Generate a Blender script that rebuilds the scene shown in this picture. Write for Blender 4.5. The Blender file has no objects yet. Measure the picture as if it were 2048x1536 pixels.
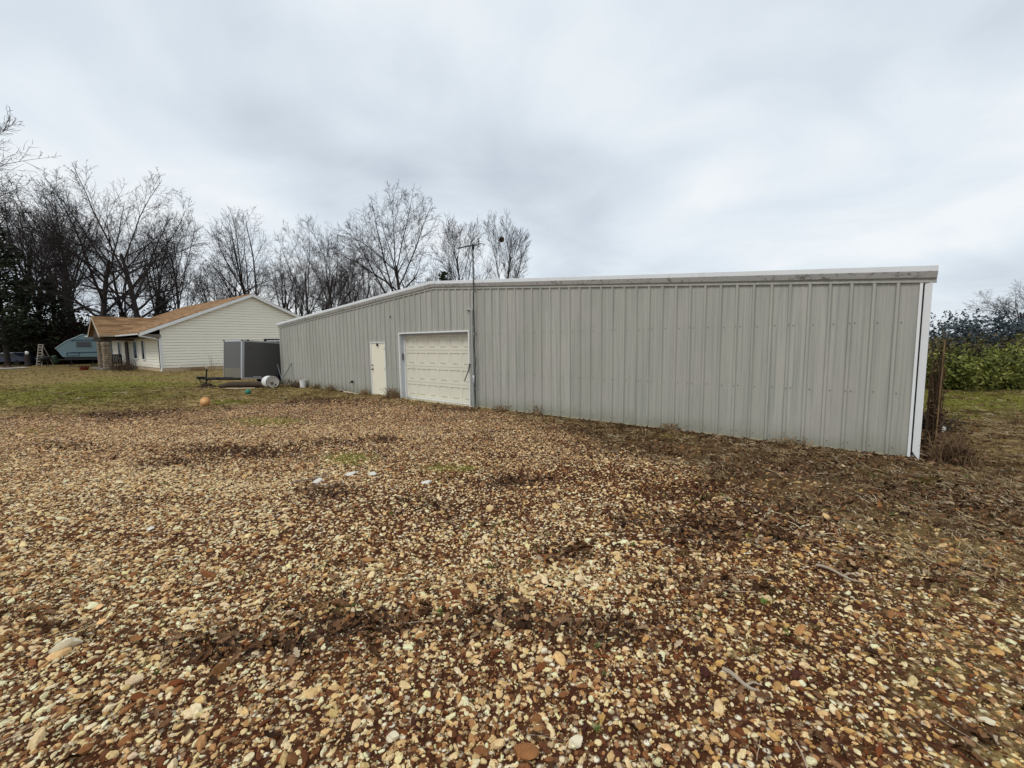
import bpy, math, random
import numpy as np
from mathutils import Vector, Matrix
R=math.radians
rng=np.random.default_rng(7); random.seed(7)
scene=bpy.context.scene; COL=scene.collection

# ------------------------------------------------------------------ helpers
class M:
    """collects shapes for ONE mesh"""
    def __init__(s): s.v=[]; s.f=[]; s.m=[]
    def add(s,vs,fs,mi=0):
        o=len(s.v); s.v+= [tuple(map(float,p)) for p in vs]
        for f in fs: s.f.append(tuple(i+o for i in f)); s.m.append(mi)
        return s
    def quad(s,a,b,c,d,mi=0): return s.add([a,b,c,d],[(0,1,2,3)],mi)
    def box(s,x0,x1,y0,y1,z0,z1,mi=0):
        v=[(x,y,z) for x in (x0,x1) for y in (y0,y1) for z in (z0,z1)]
        return s.add(v,[(0,1,3,2),(4,6,7,5),(0,4,5,1),(2,3,7,6),(0,2,6,4),(1,5,7,3)],mi)
    def cbox(s,x0,x1,y0,y1,z0,z1,c=.01,mi=0):
        """box with chamfered vertical/horizontal edges (all 12)"""
        c=min(c,(x1-x0)*.45,(y1-y0)*.45,(z1-z0)*.45)
        vs=[];idx={}
        for sx in (0,1):
            for sy in (0,1):
                for sz in (0,1):
                    X=(x0,x1)[sx];Y=(y0,y1)[sy];Z=(z0,z1)[sz]
                    dx=c if sx==0 else -c; dy=c if sy==0 else -c; dz=c if sz==0 else -c
                    for k,p in enumerate(((X,Y+dy,Z+dz),(X+dx,Y,Z+dz),(X+dx,Y+dy,Z))):
                        idx[(sx,sy,sz,k)]=len(vs); vs.append(p)
        I=lambda a,b,c_,k: idx[(a,b,c_,k)]
        fs=[]
        for sx in (0,1): fs.append((I(sx,0,0,0),I(sx,1,0,0),I(sx,1,1,0),I(sx,0,1,0)))
        for sy in (0,1): fs.append((I(0,sy,0,1),I(1,sy,0,1),I(1,sy,1,1),I(0,sy,1,1)))
        for sz in (0,1): fs.append((I(0,0,sz,2),I(1,0,sz,2),I(1,1,sz,2),I(0,1,sz,2)))
        for a in (0,1):
            for b in (0,1):
                fs.append((I(a,b,0,0),I(a,b,1,0),I(a,b,1,1),I(a,b,0,1)))
                fs.append((I(a,0,b,0),I(a,1,b,0),I(a,1,b,2),I(a,0,b,2)))
                fs.append((I(0,a,b,1),I(1,a,b,1),I(1,a,b,2),I(0,a,b,2)))
                for c_ in (0,1): fs.append((I(a,b,c_,0),I(a,b,c_,1),I(a,b,c_,2)))
        return s.add(vs,fs,mi)
    def tube(s,pts,rad,n=8,mi=0,cap=True):
        pts=[Vector(p) for p in pts]; k=len(pts)
        if not hasattr(rad,'__len__'): rad=[rad]*k
        vs=[];fs=[];up=None
        for i,p in enumerate(pts):
            t=(pts[min(i+1,k-1)]-pts[max(i-1,0)]).normalized()
            if up is None: up=Vector((0,0,1)) if abs(t.z)<.9 else Vector((1,0,0))
            a=t.cross(up).normalized(); up=a.cross(t).normalized()
            for j in range(n):
                q=2*math.pi*j/n; vs.append(p+(a*math.cos(q)+up*math.sin(q))*rad[i])
        for i in range(k-1):
            for j in range(n): fs.append((i*n+j,i*n+(j+1)%n,(i+1)*n+(j+1)%n,(i+1)*n+j))
        if cap: fs+=[tuple(range(n-1,-1,-1)),tuple((k-1)*n+j for j in range(n))]
        return s.add(vs,fs,mi)
    def lathe(s,prof,n=24,mat=None,mi=0):
        """prof list of (r,z) round the local z axis, mat places it"""
        mat=mat or Matrix(); vs=[];fs=[]
        for r,z in prof:
            for j in range(n):
                q=2*math.pi*j/n; vs.append(mat@Vector((r*math.cos(q),r*math.sin(q),z)))
        for i in range(len(prof)-1):
            for j in range(n): fs.append((i*n+j,i*n+(j+1)%n,(i+1)*n+(j+1)%n,(i+1)*n+j))
        return s.add(vs,fs,mi)
    def prism(s,poly,y0,y1,mi=0):
        """polygon of (x,z) extruded along y"""
        n=len(poly)
        vs=[(x,y0,z) for x,z in poly]+[(x,y1,z) for x,z in poly]
        fs=[tuple(range(n)),tuple(range(2*n-1,n-1,-1))]+[(i,(i+1)%n,n+(i+1)%n,n+i) for i in range(n)]
        return s.add(vs,fs,mi)
    def prismx(s,poly,x0,x1,mi=0):
        """polygon of (y,z) extruded along x"""
        n=len(poly)
        vs=[(x0,y,z) for y,z in poly]+[(x1,y,z) for y,z in poly]
        fs=[tuple(range(n)),tuple(range(2*n-1,n-1,-1))]+[(i,(i+1)%n,n+(i+1)%n,n+i) for i in range(n)]
        return s.add(vs,fs,mi)
    def build(s,name,mats,parent=None,smooth=False,link=True):
        me=bpy.data.meshes.new(name); me.from_pydata(s.v,[],s.f)
        if not isinstance(mats,(list,tuple)): mats=[mats]
        for m in mats: me.materials.append(m)
        if len(mats)>1: me.polygons.foreach_set('material_index',s.m)
        if smooth: me.polygons.foreach_set('use_smooth',[True]*len(s.f))
        me.update()
        import bmesh
        bm=bmesh.new(); bm.from_mesh(me); bmesh.ops.recalc_face_normals(bm,faces=bm.faces); bm.to_mesh(me); bm.free()
        o=bpy.data.objects.new(name,me)
        if link: COL.objects.link(o)
        if parent: o.parent=parent
        return o
def smooth_angle(o,deg=35):
    o.data.polygons.foreach_set('use_smooth',[True]*len(o.data.polygons))
    try: o.data.set_sharp_from_angle(angle=R(deg))
    except Exception: pass
def tag(o,label=None,cat=None,group=None,kind=None):
    if label: o['label']=label
    if cat: o['category']=cat
    if group: o['group']=group
    if kind: o['kind']=kind
    return o
def empty(name,loc,rz=0,label=None,cat=None,group=None,rot=None):
    o=bpy.data.objects.new(name,None); o.empty_display_size=.2; COL.objects.link(o)
    o.location=loc; o.rotation_euler=rot if rot else (0,0,rz)
    return tag(o,label,cat,group)
def copy_tree(o,parent=None):
    c=o.copy(); COL.objects.link(c)
    if parent: c.parent=parent
    for ch in o.children: copy_tree(ch,c)
    return c
def np_mesh(name,verts,quads,mat,tris=None,smooth=False):
    me=bpy.data.meshes.new(name); nv=len(verts)
    me.vertices.add(nv); me.vertices.foreach_set('co',np.asarray(verts,np.float32).ravel())
    loops=[];starts=[];o=0
    if quads is not None and len(quads):
        q=np.asarray(quads,np.int32); loops.append(q.ravel()); starts.append(np.arange(len(q))*4); o=len(q)*4
    if tris is not None and len(tris):
        t=np.asarray(tris,np.int32); loops.append(t.ravel()); starts.append(o+np.arange(len(t))*3)
    loops=np.concatenate(loops); starts=np.concatenate(starts)
    me.loops.add(len(loops)); me.loops.foreach_set('vertex_index',loops.astype(np.int32))
    me.polygons.add(len(starts)); me.polygons.foreach_set('loop_start',starts.astype(np.int32))
    if smooth: me.polygons.foreach_set('use_smooth',np.ones(len(starts),bool))
    me.update(calc_edges=True); me.validate()
    if mat: me.materials.append(mat)
    return me

# numpy value noise
def _h(ix,iy,s):
    n=(ix.astype(np.int64)*374761393+iy.astype(np.int64)*668265263+s*974711)&0x7fffffff
    n=((n^(n>>13))*1274126177)&0x7fffffff
    return ((n^(n>>16))&0xffff)/65535.
def vnoise(x,y,s=0):
    ix=np.floor(x);iy=np.floor(y);fx=x-ix;fy=y-iy
    fx=fx*fx*(3-2*fx);fy=fy*fy*(3-2*fy)
    a=_h(ix,iy,s);b=_h(ix+1,iy,s);c=_h(ix,iy+1,s);d=_h(ix+1,iy+1,s)
    return (a*(1-fx)+b*fx)*(1-fy)+(c*(1-fx)+d*fx)*fy
def fbm(x,y,s=0,o=4):
    t=0;a=.5;n=0
    for i in range(o): t=t+a*vnoise(x*2**i,y*2**i,s+i); n+=a; a*=.5
    return t/n

# ------------------------------------------------------------------ materials
class NT:
    def __init__(s,name):
        s.mat=bpy.data.materials.new(name); s.mat.use_nodes=True; s.t=s.mat.node_tree
        s.b=s.t.nodes['Principled BSDF']; s.b.inputs['Specular IOR Level'].default_value=.25
    def n(s,ty,**k):
        x=s.t.nodes.new(ty)
        for a,b in k.items(): setattr(x,a,b)
        return x
    def l(s,a,b): s.t.links.new(a,b)
    def put(s,sock,v):
        if isinstance(v,bpy.types.NodeSocket): s.l(v,sock)
        elif isinstance(v,(tuple,list)) and len(v)==3 and sock.type=='RGBA': sock.default_value=(*v,1)
        else: sock.default_value=v
    def pos(s): return s.n('ShaderNodeNewGeometry').outputs['Position']
    def obj(s): return s.n('ShaderNodeTexCoord').outputs['Object']
    def attr(s,name,ty='GEOMETRY'): return s.n('ShaderNodeAttribute',attribute_name=name,attribute_type=ty)
    def scale(s,vec,sc):
        m=s.n('ShaderNodeMapping'); s.l(vec,m.inputs[0]); m.inputs['Scale'].default_value=sc; return m.outputs[0]
    def noise(s,vec,sc,det=4,rough=.55,dist=0):
        x=s.n('ShaderNodeTexNoise'); s.l(vec,x.inputs['Vector']); x.inputs['Scale'].default_value=sc
        x.inputs['Detail'].default_value=det; x.inputs['Roughness'].default_value=rough; x.inputs['Distortion'].default_value=dist
        return x.outputs['Fac']
    def vor(s,vec,sc,feat='F1',rand=1):
        x=s.n('ShaderNodeTexVoronoi',feature=feat); s.l(vec,x.inputs['Vector']); x.inputs['Scale'].default_value=sc; x.inputs['Randomness'].default_value=rand
        return x
    def ramp(s,f,stops,interp='LINEAR'):
        x=s.n('ShaderNodeValToRGB'); s.put(x.inputs[0],f); c=x.color_ramp; c.interpolation=interp
        while len(c.elements)<len(stops): c.elements.new(.5)
        for e,(p,col) in zip(c.elements,stops):
            e.position=p; e.color=(*col,1) if hasattr(col,'__len__') else (col,col,col,1)
        return x.outputs[0]
    def mix(s,f,a,b,mode='MIX'):
        x=s.n('ShaderNodeMix',data_type='RGBA',blend_type=mode); s.put(x.inputs[0],f); s.put(x.inputs[6],a); s.put(x.inputs[7],b); return x.outputs[2]
    def math(s,op,a,b=0,clamp=False):
        x=s.n('ShaderNodeMath',operation=op); x.use_clamp=clamp; s.put(x.inputs[0],a); s.put(x.inputs[1],b); return x.outputs[0]
    def sstep(s,v,a,b):
        x=s.n('ShaderNodeMapRange',interpolation_type='SMOOTHSTEP'); s.put(x.inputs[0],v); x.inputs[1].default_value=a; x.inputs[2].default_value=b; return x.outputs[0]
    def bump(s,h,st=.3,dist=.01):
        x=s.n('ShaderNodeBump'); s.put(x.inputs['Height'],h); x.inputs['Strength'].default_value=st; x.inputs['Distance'].default_value=dist
        s.l(x.outputs[0],s.b.inputs['Normal']); return x
    def out(s,col,rough=.7,metal=0,spec=None):
        s.put(s.b.inputs['Base Color'],col); s.put(s.b.inputs['Roughness'],rough); s.b.inputs['Metallic'].default_value=metal
        if spec is not None: s.b.inputs['Specular IOR Level'].default_value=spec
        return s.mat
def simple(name,col,rough=.7,var=.15,sc=3.,metal=0,spec=.25,bump=0,bsc=60.,dirt=None,dirtsc=2.,dirtlo=.55):
    k=NT(name); p=k.obj()
    f=k.noise(p,sc,5)
    c=k.mix(f,tuple(x*(1-var) for x in col),tuple(min(1,x*(1+var)) for x in col))
    if dirt: c=k.mix(k.sstep(k.noise(p,dirtsc,6,.65),dirtlo,dirtlo+.2),c,dirt)
    if bump: k.bump(k.noise(p,bsc,4),bump)
    return k.out(c,rough,metal,spec)

def steel_wall_mat():
    k=NT('painted_ribbed_steel'); p=k.obj()
    sx=k.n('ShaderNodeSeparateXYZ'); k.l(p,sx.inputs[0])
    pan=k.math('FLOOR',k.math('DIVIDE',k.math('ADD',sx.outputs[0],.6),.9144))
    w=k.n('ShaderNodeTexWhiteNoise',noise_dimensions='1D'); k.l(pan,w.inputs['W'])
    base=k.mix(w.outputs['Value'],(.375,.368,.318),(.44,.430,.376))
    st=k.noise(k.scale(p,(9,9,.25)),1.6,5,.6)                       # vertical weather streaks
    base=k.mix(k.sstep(st,.42,.66),base,(.315,.325,.285))
    bl=k.noise(p,.8,3); base=k.mix(k.sstep(bl,.45,.75),base,(.395,.378,.34))
    st2=k.noise(k.scale(p,(16,16,.18)),1.1,4,.6); base=k.mix(k.math('MULTIPLY',k.sstep(st2,.56,.66),.45),base,(.27,.28,.25))
    # splash dirt and algae low down
    low=k.sstep(k.math('ADD',sx.outputs[2],k.math('MULTIPLY',k.noise(p,2.5,6,.7),.55)),.75,.2)
    base=k.mix(k.math('MULTIPLY',low,.7),base,(.24,.235,.17))
    spots=k.noise(k.scale(p,(7,7,3.5)),2.6,6,.75)
    hi=k.sstep(sx.outputs[2],.75,.0)
    base=k.mix(k.math('MULTIPLY',k.sstep(spots,.64,.72),k.math('MULTIPLY',hi,.75)),base,(.07,.085,.04))
    k.bump(k.math('ADD',k.noise(k.scale(p,(2.2,2.2,.5)),1.3,2),k.math('MULTIPLY',k.noise(p,180,2),.01)),.6,.03)
    return k.out(base,.42,0,.45)
def trim_mat():
    k=NT('white_trim_paint'); p=k.obj()
    sp=k.noise(k.scale(p,(1,1,.8)),9,7,.75)
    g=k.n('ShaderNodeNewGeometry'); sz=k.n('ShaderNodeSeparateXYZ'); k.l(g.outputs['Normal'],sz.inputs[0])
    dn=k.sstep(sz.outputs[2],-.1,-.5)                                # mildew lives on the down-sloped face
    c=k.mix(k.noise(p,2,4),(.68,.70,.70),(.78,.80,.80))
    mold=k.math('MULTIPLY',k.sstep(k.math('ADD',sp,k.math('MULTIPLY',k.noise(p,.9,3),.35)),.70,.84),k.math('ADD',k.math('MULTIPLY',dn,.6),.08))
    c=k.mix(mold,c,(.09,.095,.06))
    return k.out(c,.5,0,.35)
def siding_mat():
    k=NT('cream_lap_siding'); p=k.obj(); sx=k.n('ShaderNodeSeparateXYZ'); k.l(p,sx.inputs[0])
    c=k.mix(k.noise(p,1.2,5),(.87,.835,.71),(.91,.88,.77))
    low=k.sstep(k.math('ADD',sx.outputs[2],k.math('MULTIPLY',k.noise(p,1.5,5),.5)),.95,.45)
    c=k.mix(k.math('MULTIPLY',low,.4),c,(.5,.42,.27))
    return k.out(c,.6)
def shingle_mat():
    k=NT('brown_asphalt_shingles'); p=k.obj()
    br=k.n('ShaderNodeTexBrick'); br.offset=.5
    m=k.n('ShaderNodeMapping'); k.l(p,m.inputs[0]); m.inputs['Scale'].default_value=(1,1,1)
    sx=k.n('ShaderNodeSeparateXYZ'); k.l(p,sx.inputs[0])
    cb=k.n('ShaderNodeCombineXYZ'); k.l(k.math('ADD',sx.outputs[0],k.math('MULTIPLY',sx.outputs[1],.6)),cb.inputs[0]); k.l(sx.outputs[2],cb.inputs[1])
    k.l(cb.outputs[0],br.inputs['Vector']); br.inputs['Scale'].default_value=1
    br.inputs['Brick Width'].default_value=.55; br.inputs['Row Height'].default_value=.10; br.inputs['Mortar Size'].default_value=.006
    br.inputs['Color1'].default_value=(.40,.24,.12,1); br.inputs['Color2'].default_value=(.15,.078,.036,1); br.inputs['Mortar'].default_value=(.1,.06,.035,1)
    c=k.mix(k.math('MULTIPLY',k.sstep(k.noise(p,1.4,6,.7),.4,.7),.3),br.outputs['Color'],(.33,.21,.115))
    k.bump(br.outputs['Fac'],.4,.01)
    return k.out(c,.9,0,.1)
def stone_mat(name,dim):
    """loose stones: colour comes with each instance"""
    k=NT(name); a=k.attr('tint','INSTANCER').outputs['Color']; p=k.obj()
    f=k.noise(p,2.2,4,.65)
    c=k.mix(k.sstep(f,.25,.75),k.mix(1,a,(.78,.70,.60),'MULTIPLY'),k.mix(1,a,(1.1,1.1,1.08),'MULTIPLY'))
    c=k.mix(k.math('MULTIPLY',k.sstep(k.noise(p,5,3),.6,.75),.7),c,k.mix(.5,a,(.34,.17,.08)))
    k.bump(k.noise(p,9,3),.35,.06)
    return k.out(c,.85,0,.15)
def tint_mat(name,rough=.8,trans=0.):
    k=NT(name); a=k.attr('tint','INSTANCER').outputs['Color']; p=k.obj()
    c=k.mix(k.noise(p,8,3),k.mix(1,a,(.7,.7,.7),'MULTIPLY'),k.mix(1,a,(1.2,1.2,1.2),'MULTIPLY'))
    return k.out(c,rough,0,.06)
def foliage_mat(name,cols,sc=3.):
    k=NT(name); p=k.obj()
    c=k.ramp(k.noise(p,sc,4,.7),[(.25,cols[0]),(.5,cols[1]),(.75,cols[2])])
    return k.out(c,.7,0,.2)
MAT=dict(
 wall=steel_wall_mat(), trim=trim_mat(), siding=siding_mat(), shingle=shingle_mat(),
 bark=simple('grey_brown_bark',(.036,.029,.026),.9,.3,2.5,bump=.5,bsc=14),
 twig=simple('thin_twig_bark',(.034,.027,.026),.9,.2,1.),
 screw=simple('zinc_screw',(.17,.17,.155),.5,.1),
 cream=simple('cream_door_paint',(.80,.75,.59),.55,.05,2.5,dirt=(.66,.56,.38),dirtsc=2.2,dirtlo=.58),
 garage=simple('cream_garage_paint',(.70,.67,.55),.5,.05,1.6,dirt=(.54,.49,.36),dirtsc=1.7,dirtlo=.6),
 white=simple('white_paint',(.76,.77,.76),.5,.05,3,dirt=(.5,.49,.42),dirtsc=3,dirtlo=.66),
 jamb=simple('bluish_white_jamb',(.55,.58,.62),.55,.06,2),
 dark=simple('near_black',(.012,.012,.013),.5,.2),
 black=simple('black_painted_steel',(.018,.018,.02),.45,.2,6),
 galv=simple('galvanised_steel',(.42,.43,.43),.4,.15,3,metal=.6),
 conduit=simple('grey_conduit_paint',(.36,.37,.35),.5,.1,3),
 mast=simple('weathered_mast_pipe',(.12,.135,.13),.55,.25,5),
 brass=simple('tarnished_brass',(.25,.18,.08),.4,.2,9,metal=.7),
 silver=simple('mill_aluminium',(.50,.51,.53),.35,.08,3,metal=.5),
 trailer=simple('charcoal_trailer_skin',(.090,.086,.082),.38,.12,1.,spec=.4,dirt=(.075,.062,.05),dirtsc=1.1),
 tread=simple('diamond_plate',(.19,.17,.13),.5,.2,14,metal=.3,bump=.5,bsc=40),
 camper=simple('blue_grey_camper_skin',(.118,.185,.205),.45,.06,1.2,spec=.35),
 camper2=simple('darker_blue_band',(.022,.045,.06),.45,.1,2),
 glass=simple('dark_window_glass',(.012,.014,.016),.12,.2,2,spec=.6),
 rubber=simple('black_rubber',(.015,.015,.015),.8,.2,8),
 drum=simple('white_plastic_drum',(.74,.74,.71),.45,.05,3,dirt=(.45,.40,.32),dirtsc=4,dirtlo=.62),
 orange=simple('orange_rubber',(.58,.28,.10),.5,.1,5,dirt=(.85,.55,.25),dirtsc=3,dirtlo=.5),
 green=simple('green_plastic',(.02,.19,.12),.4,.12,5),
 wood=simple('weathered_wood',(.17,.115,.07),.85,.35,5,bump=.4,bsc=30),
 darkwood=simple('dark_rotten_wood',(.06,.042,.028),.9,.4,4,bump=.6,bsc=18),
 plank=simple('pale_plank',(.52,.44,.32),.8,.2,6),
 concrete=simple('foundation_concrete',(.50,.40,.26),.9,.15,3,bump=.3,bsc=30),
 brown=simple('brown_door_paint',(.07,.042,.026),.6,.2,3),
 red=simple('dull_red_plastic',(.16,.02,.012),.5,.2,4),
 alu=simple('ladder_aluminium',(.33,.29,.23),.45,.1,4,metal=.3),  # colour dimmed to carry the shade the ladder stands in
 carblue=simple('dark_blue_car_paint',(.02,.028,.06),.3,.1,2,spec=.5),
 limestone=simple('pale_limestone',(.70,.62,.44),.9,.2,7,bump=.8,bsc=22,dirt=(.33,.2,.1),dirtsc=6,dirtlo=.58),
 whitestone=simple('white_chalky_stone',(.64,.61,.54),.9,.2,9,bump=.8,bsc=25,dirt=(.3,.22,.15),dirtsc=7,dirtlo=.6),
 rock=simple('field_stone',(.30,.24,.17),.9,.45,2.3,bump=.6,bsc=12),
 mortar=simple('dark_mortar',(.10,.08,.06),.95,.2,5),
 dry=simple('dry_stem',(.20,.13,.065),.9,.35,3),
 vine=simple('brown_vine',(.075,.048,.028),.9,.4,3),
 rust=simple('rusty_pole',(.20,.13,.06),.8,.35,6),
 deadleaf=simple('dead_brown_leaf',(.095,.05,.028),.85,.45,2.5),
 redleaf=simple('dead_red_oak_leaf',(.055,.026,.018),.85,.5,.6),
 pine=foliage_mat('dark_evergreen',[(.010,.016,.008),(.022,.032,.014),(.04,.045,.02)],1.4),
 shrubg=foliage_mat('yellow_green_leaves',[(.020,.030,.007),(.145,.165,.032),(.42,.38,.11)],1.6),
 shrubb=foliage_mat('teal_grey_leaves',[(.022,.036,.044),(.050,.072,.082),(.11,.12,.12)],1.6),
 shrubo=foliage_mat('olive_brown_leaves',[(.035,.035,.012),(.085,.07,.028),(.15,.11,.05)],1.3),
)

# ------------------------------------------------------------------ camera (true pinhole pose solved from the building)
CAMZ=2.0
cr=Vector((0.999938724720725,-0.0010396690147383325,-0.011021156574063908))
cu=Vector((0.01107008599290173,0.09391122249598677,0.9955190281885219))
cf=Vector((0,0.9955800326330622,-0.09391697728499857))
cam=bpy.data.cameras.new('camera'); co=bpy.data.objects.new('camera',cam); COL.objects.link(co)
m=Matrix((cr,cu,-cf)).transposed().to_4x4(); m.translation=Vector((0,0,CAMZ)); co.matrix_world=m
cam.sensor_width=36; cam.lens=36*867.25/2048; cam.clip_end=3000; cam.clip_start=.05
scene.camera=co

# ------------------------------------------------------------------ ground zones (world metres)
LITTER=[(-1.73,2.76,.58,.13,1),(-1.19,2.96,.47,.17,1),(-1.95,2.69,.3,.1,1),(-.11,3.0,.55,.15,.8),(.59,2.84,.38,.13,.9),(-3.23,2.94,.37,.14,.5),(-3.69,3.12,.27,.14,.4),(2.14,4.56,.59,.43,1),(1.42,4.72,.39,.26,.6),(2.75,4.3,.46,.27,.8),(.53,3.93,.28,.18,.7),(-5.2,8.11,1.07,.47,.9),(-5.78,7.37,.71,.41,.8),(-3.98,8.81,.63,.35,.5),(-11.84,12.96,1.76,1.07,.9),(-10.89,13.47,.99,.96,.8),(.03,6.15,.51,.23,1),(-2.57,5.75,.41,.31,.8),(-2.67,8.93,.23,.3,1),(2.09,7.9,1.37,.7,.5),(4.35,6.41,1.32,.66,.6),(5.37,5.49,1.01,.56,.8),(5.78,5.21,.48,.49,.9),(-1.59,3.79,.18,.1,.6),(-4.95,5.36,.33,.19,.5),(-9.13,8.7,.64,.52,.4),(2.99,3.69,.26,.15,.6),(3.7,3.51,.33,.22,.4),(-2.25,2.19,.14,.07,.6),(2.37,1.99,.15,.07,.8),(1.73,3.39,.49,.15,.5),(-1.84,2.1,.11,.05,.4),(-1.1,5.25,.75,.21,.5),(-7.05,15.78,1.14,1.28,.8),(-7.59,15.03,.55,.89,.8),(1.28,10.42,.72,.52,.6),(3.25,5.12,.83,.42,.6),(2.48,5.59,.72,.38,.5),(-6.08,16.13,1.54,1.64,.4)]
GREEN=[(-2.9,7.58,.63,.52,.9),(-1.02,6.88,.73,.23,.85),(-6.61,11.45,1.2,.8,1.),(-10.35,15.65,.77,.69,1),(-.52,3.04,.09,.05,.8),(-.24,2.86,.14,.07,.6),(-1.05,3.2,.16,.07,.6),(-2.31,2.56,.22,.11,.4),(1.98,3.18,.15,.09,.7),(2.63,5.49,.26,.24,.5),(5.28,6.25,.43,.43,.6),(5.85,6.0,.41,.42,.6),(-19.36,18.47,5.2,4.1,.85),(-11.88,10.54,.79,.79,.6),(-20.96,23.1,5.69,3.37,.75),(.14,3.75,.36,.27,.45),(-.15,4.63,.66,.27,.42),(2.07,2.72,.23,.08,.4),(13.6,13.2,3.6,2.9,1.2),(17.54,16.14,3.33,2.26,1.2),(-1.34,3.14,.19,.08,.7),(.6,2.7,.13,.06,.5),(3.59,9.14,1.25,.64,.4),(-24,28,7,4,.35)]
PALE=[(-5.11,5.93,2.99,1.75,.7),(-4.16,3.94,1.25,.84,.6),(-8.89,9.8,3.08,1.94,.5),(-1.46,9.96,2.89,1.52,.5),(.68,7.78,.82,.51,.7),(.53,3.57,1.03,.29,1),(-1.43,3.61,.7,.27,.6),(1.29,7.09,.99,.31,.6),(-.14,4.26,1.02,.34,.5),(-5.05,10.16,2.41,1.38,.5),(-2.73,3.08,1.06,.24,.4)]
SOIL=[(.9,6.4,1.7,.5,.9),(2.3,5.7,1.5,.5,.9),(-.3,5.3,.9,.25,.5),(3.7,4.9,1.3,.4,.8),(-2.2,5.6,.9,.3,.6),(-.6,2.95,1.6,.16,.5),(1.6,3.9,1.4,.3,.5),(3.0,3.3,1.5,.3,.45),(1.9,2.4,.8,.15,.3),(-4.6,8.2,1.6,.35,.35),(-1.6,8.9,1.6,.3,.4),(.4,8.6,1.3,.4,.4)]
def blobs(x,y,L):
    out=np.zeros_like(x)
    yy=np.maximum(y,.8)
    for bx,by,rx,ry,s in L:
        d=((x-bx*yy/by)/(rx*yy/by))**2+((y-by)/(ry*by/math.hypot(bx,by)*1.15))**2
        out=np.maximum(out,s*np.exp(-d*.9))
    return out
EX=[-80,-22,-15.5,-13.2,-11.4,-9.66,-7.23,-5.35,-4.2,-2,-.37,1.16,2.19,2.97,3.57,4.21,4.68,5.32,5.97,9]
EY=[12.5,13.27,13.02,12.96,13.5,14.46,15.4,16.0,15.4,13.7,12.5,10.43,8.29,6.73,5.75,5.26,4.77,4.36,3.9,1.5]
def z_gravel(x,y):
    e=np.interp(x,EX,EY); d=e-y
    w=np.where(x>0,.6,.85)
    g=1/(1+np.exp(-np.clip(d/w,-30,30)))
    n=fbm(x*.8,y*.8,11)
    g=np.clip(g+(n-.5)*.5*np.where(np.abs(d)<4,1.3,0),0,1)
    right=np.clip((x-.7*y+1.6)/2.6,0,1)*.5          # right side is more bare dirt and thatch
    return np.clip(g*(1-right),0,1)
TH=.692295; A2=np.array([math.cos(TH),-math.sin(TH)]); B2=np.array([math.sin(TH),math.cos(TH)]); O2=np.array([-11.99147,22.63560])
def z_litter(x,y):
    s=(x-O2[0])*A2[0]+(y-O2[1])*A2[1]; d=-((x-O2[0])*B2[0]+(y-O2[1])*B2[1])
    foot=np.exp(-(np.maximum(d,0)/.28)**2)*np.clip(fbm(s*1.4,s*0+.5,99)*1.7-.15,0,1)*((s>.2)&(s<24.6)&((s<DOORS[0])|(s>DOORS[1])))
    e=np.interp(x,EX,EY); edge=np.exp(-((y-e)/1.1)**2)*np.clip(fbm(x*.9,y*.9,97)*2-.75,0,1)*.8*(x<-1)
    return np.maximum(np.maximum(blobs(x,y,LITTER),foot*.9),edge)
DOORS=(8.2,13.95)
def inside_shed(x,y,pad=0.):
    s=(x-O2[0])*A2[0]+(y-O2[1])*A2[1]; d=(x-O2[0])*B2[0]+(y-O2[1])*B2[1]
    return (s>-pad)&(s<24.35+pad)&(d>-pad)&(d<16)
def z_thatch(x,y):
    e=np.interp(x,EX,EY); t=np.clip((x+.2)/1.5,0,1)*np.clip((y-e+1.6)/1.6,0,1)
    return np.clip(t,0,1)*np.clip(1-(y-9)/6,.3,1)*np.clip(1-(x-5.2)/3.5,.35,1)
def height(x,y):
    r=np.hypot(x,y)
    near=np.clip(1-r/60,0,1)
    h=(fbm(x*.55,y*.55,3)-.5)*.10*near+(fbm(x*2.3,y*2.3,5,3)-.5)*.035*np.clip(1-r/25,0,1)
    s=(x-O2[0])*A2[0]+(y-O2[1])*A2[1]; d=(x-O2[0])*B2[0]+(y-O2[1])*B2[1]
    dist=np.where((s>-1)&(s<25.3),np.abs(d),9)
    h=h*np.clip(.25+dist/2,0,1)-.0
    l=z_litter(x,y); h=h+.012*l*np.clip(1-r/12,0,1)
    return h-.01
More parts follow.
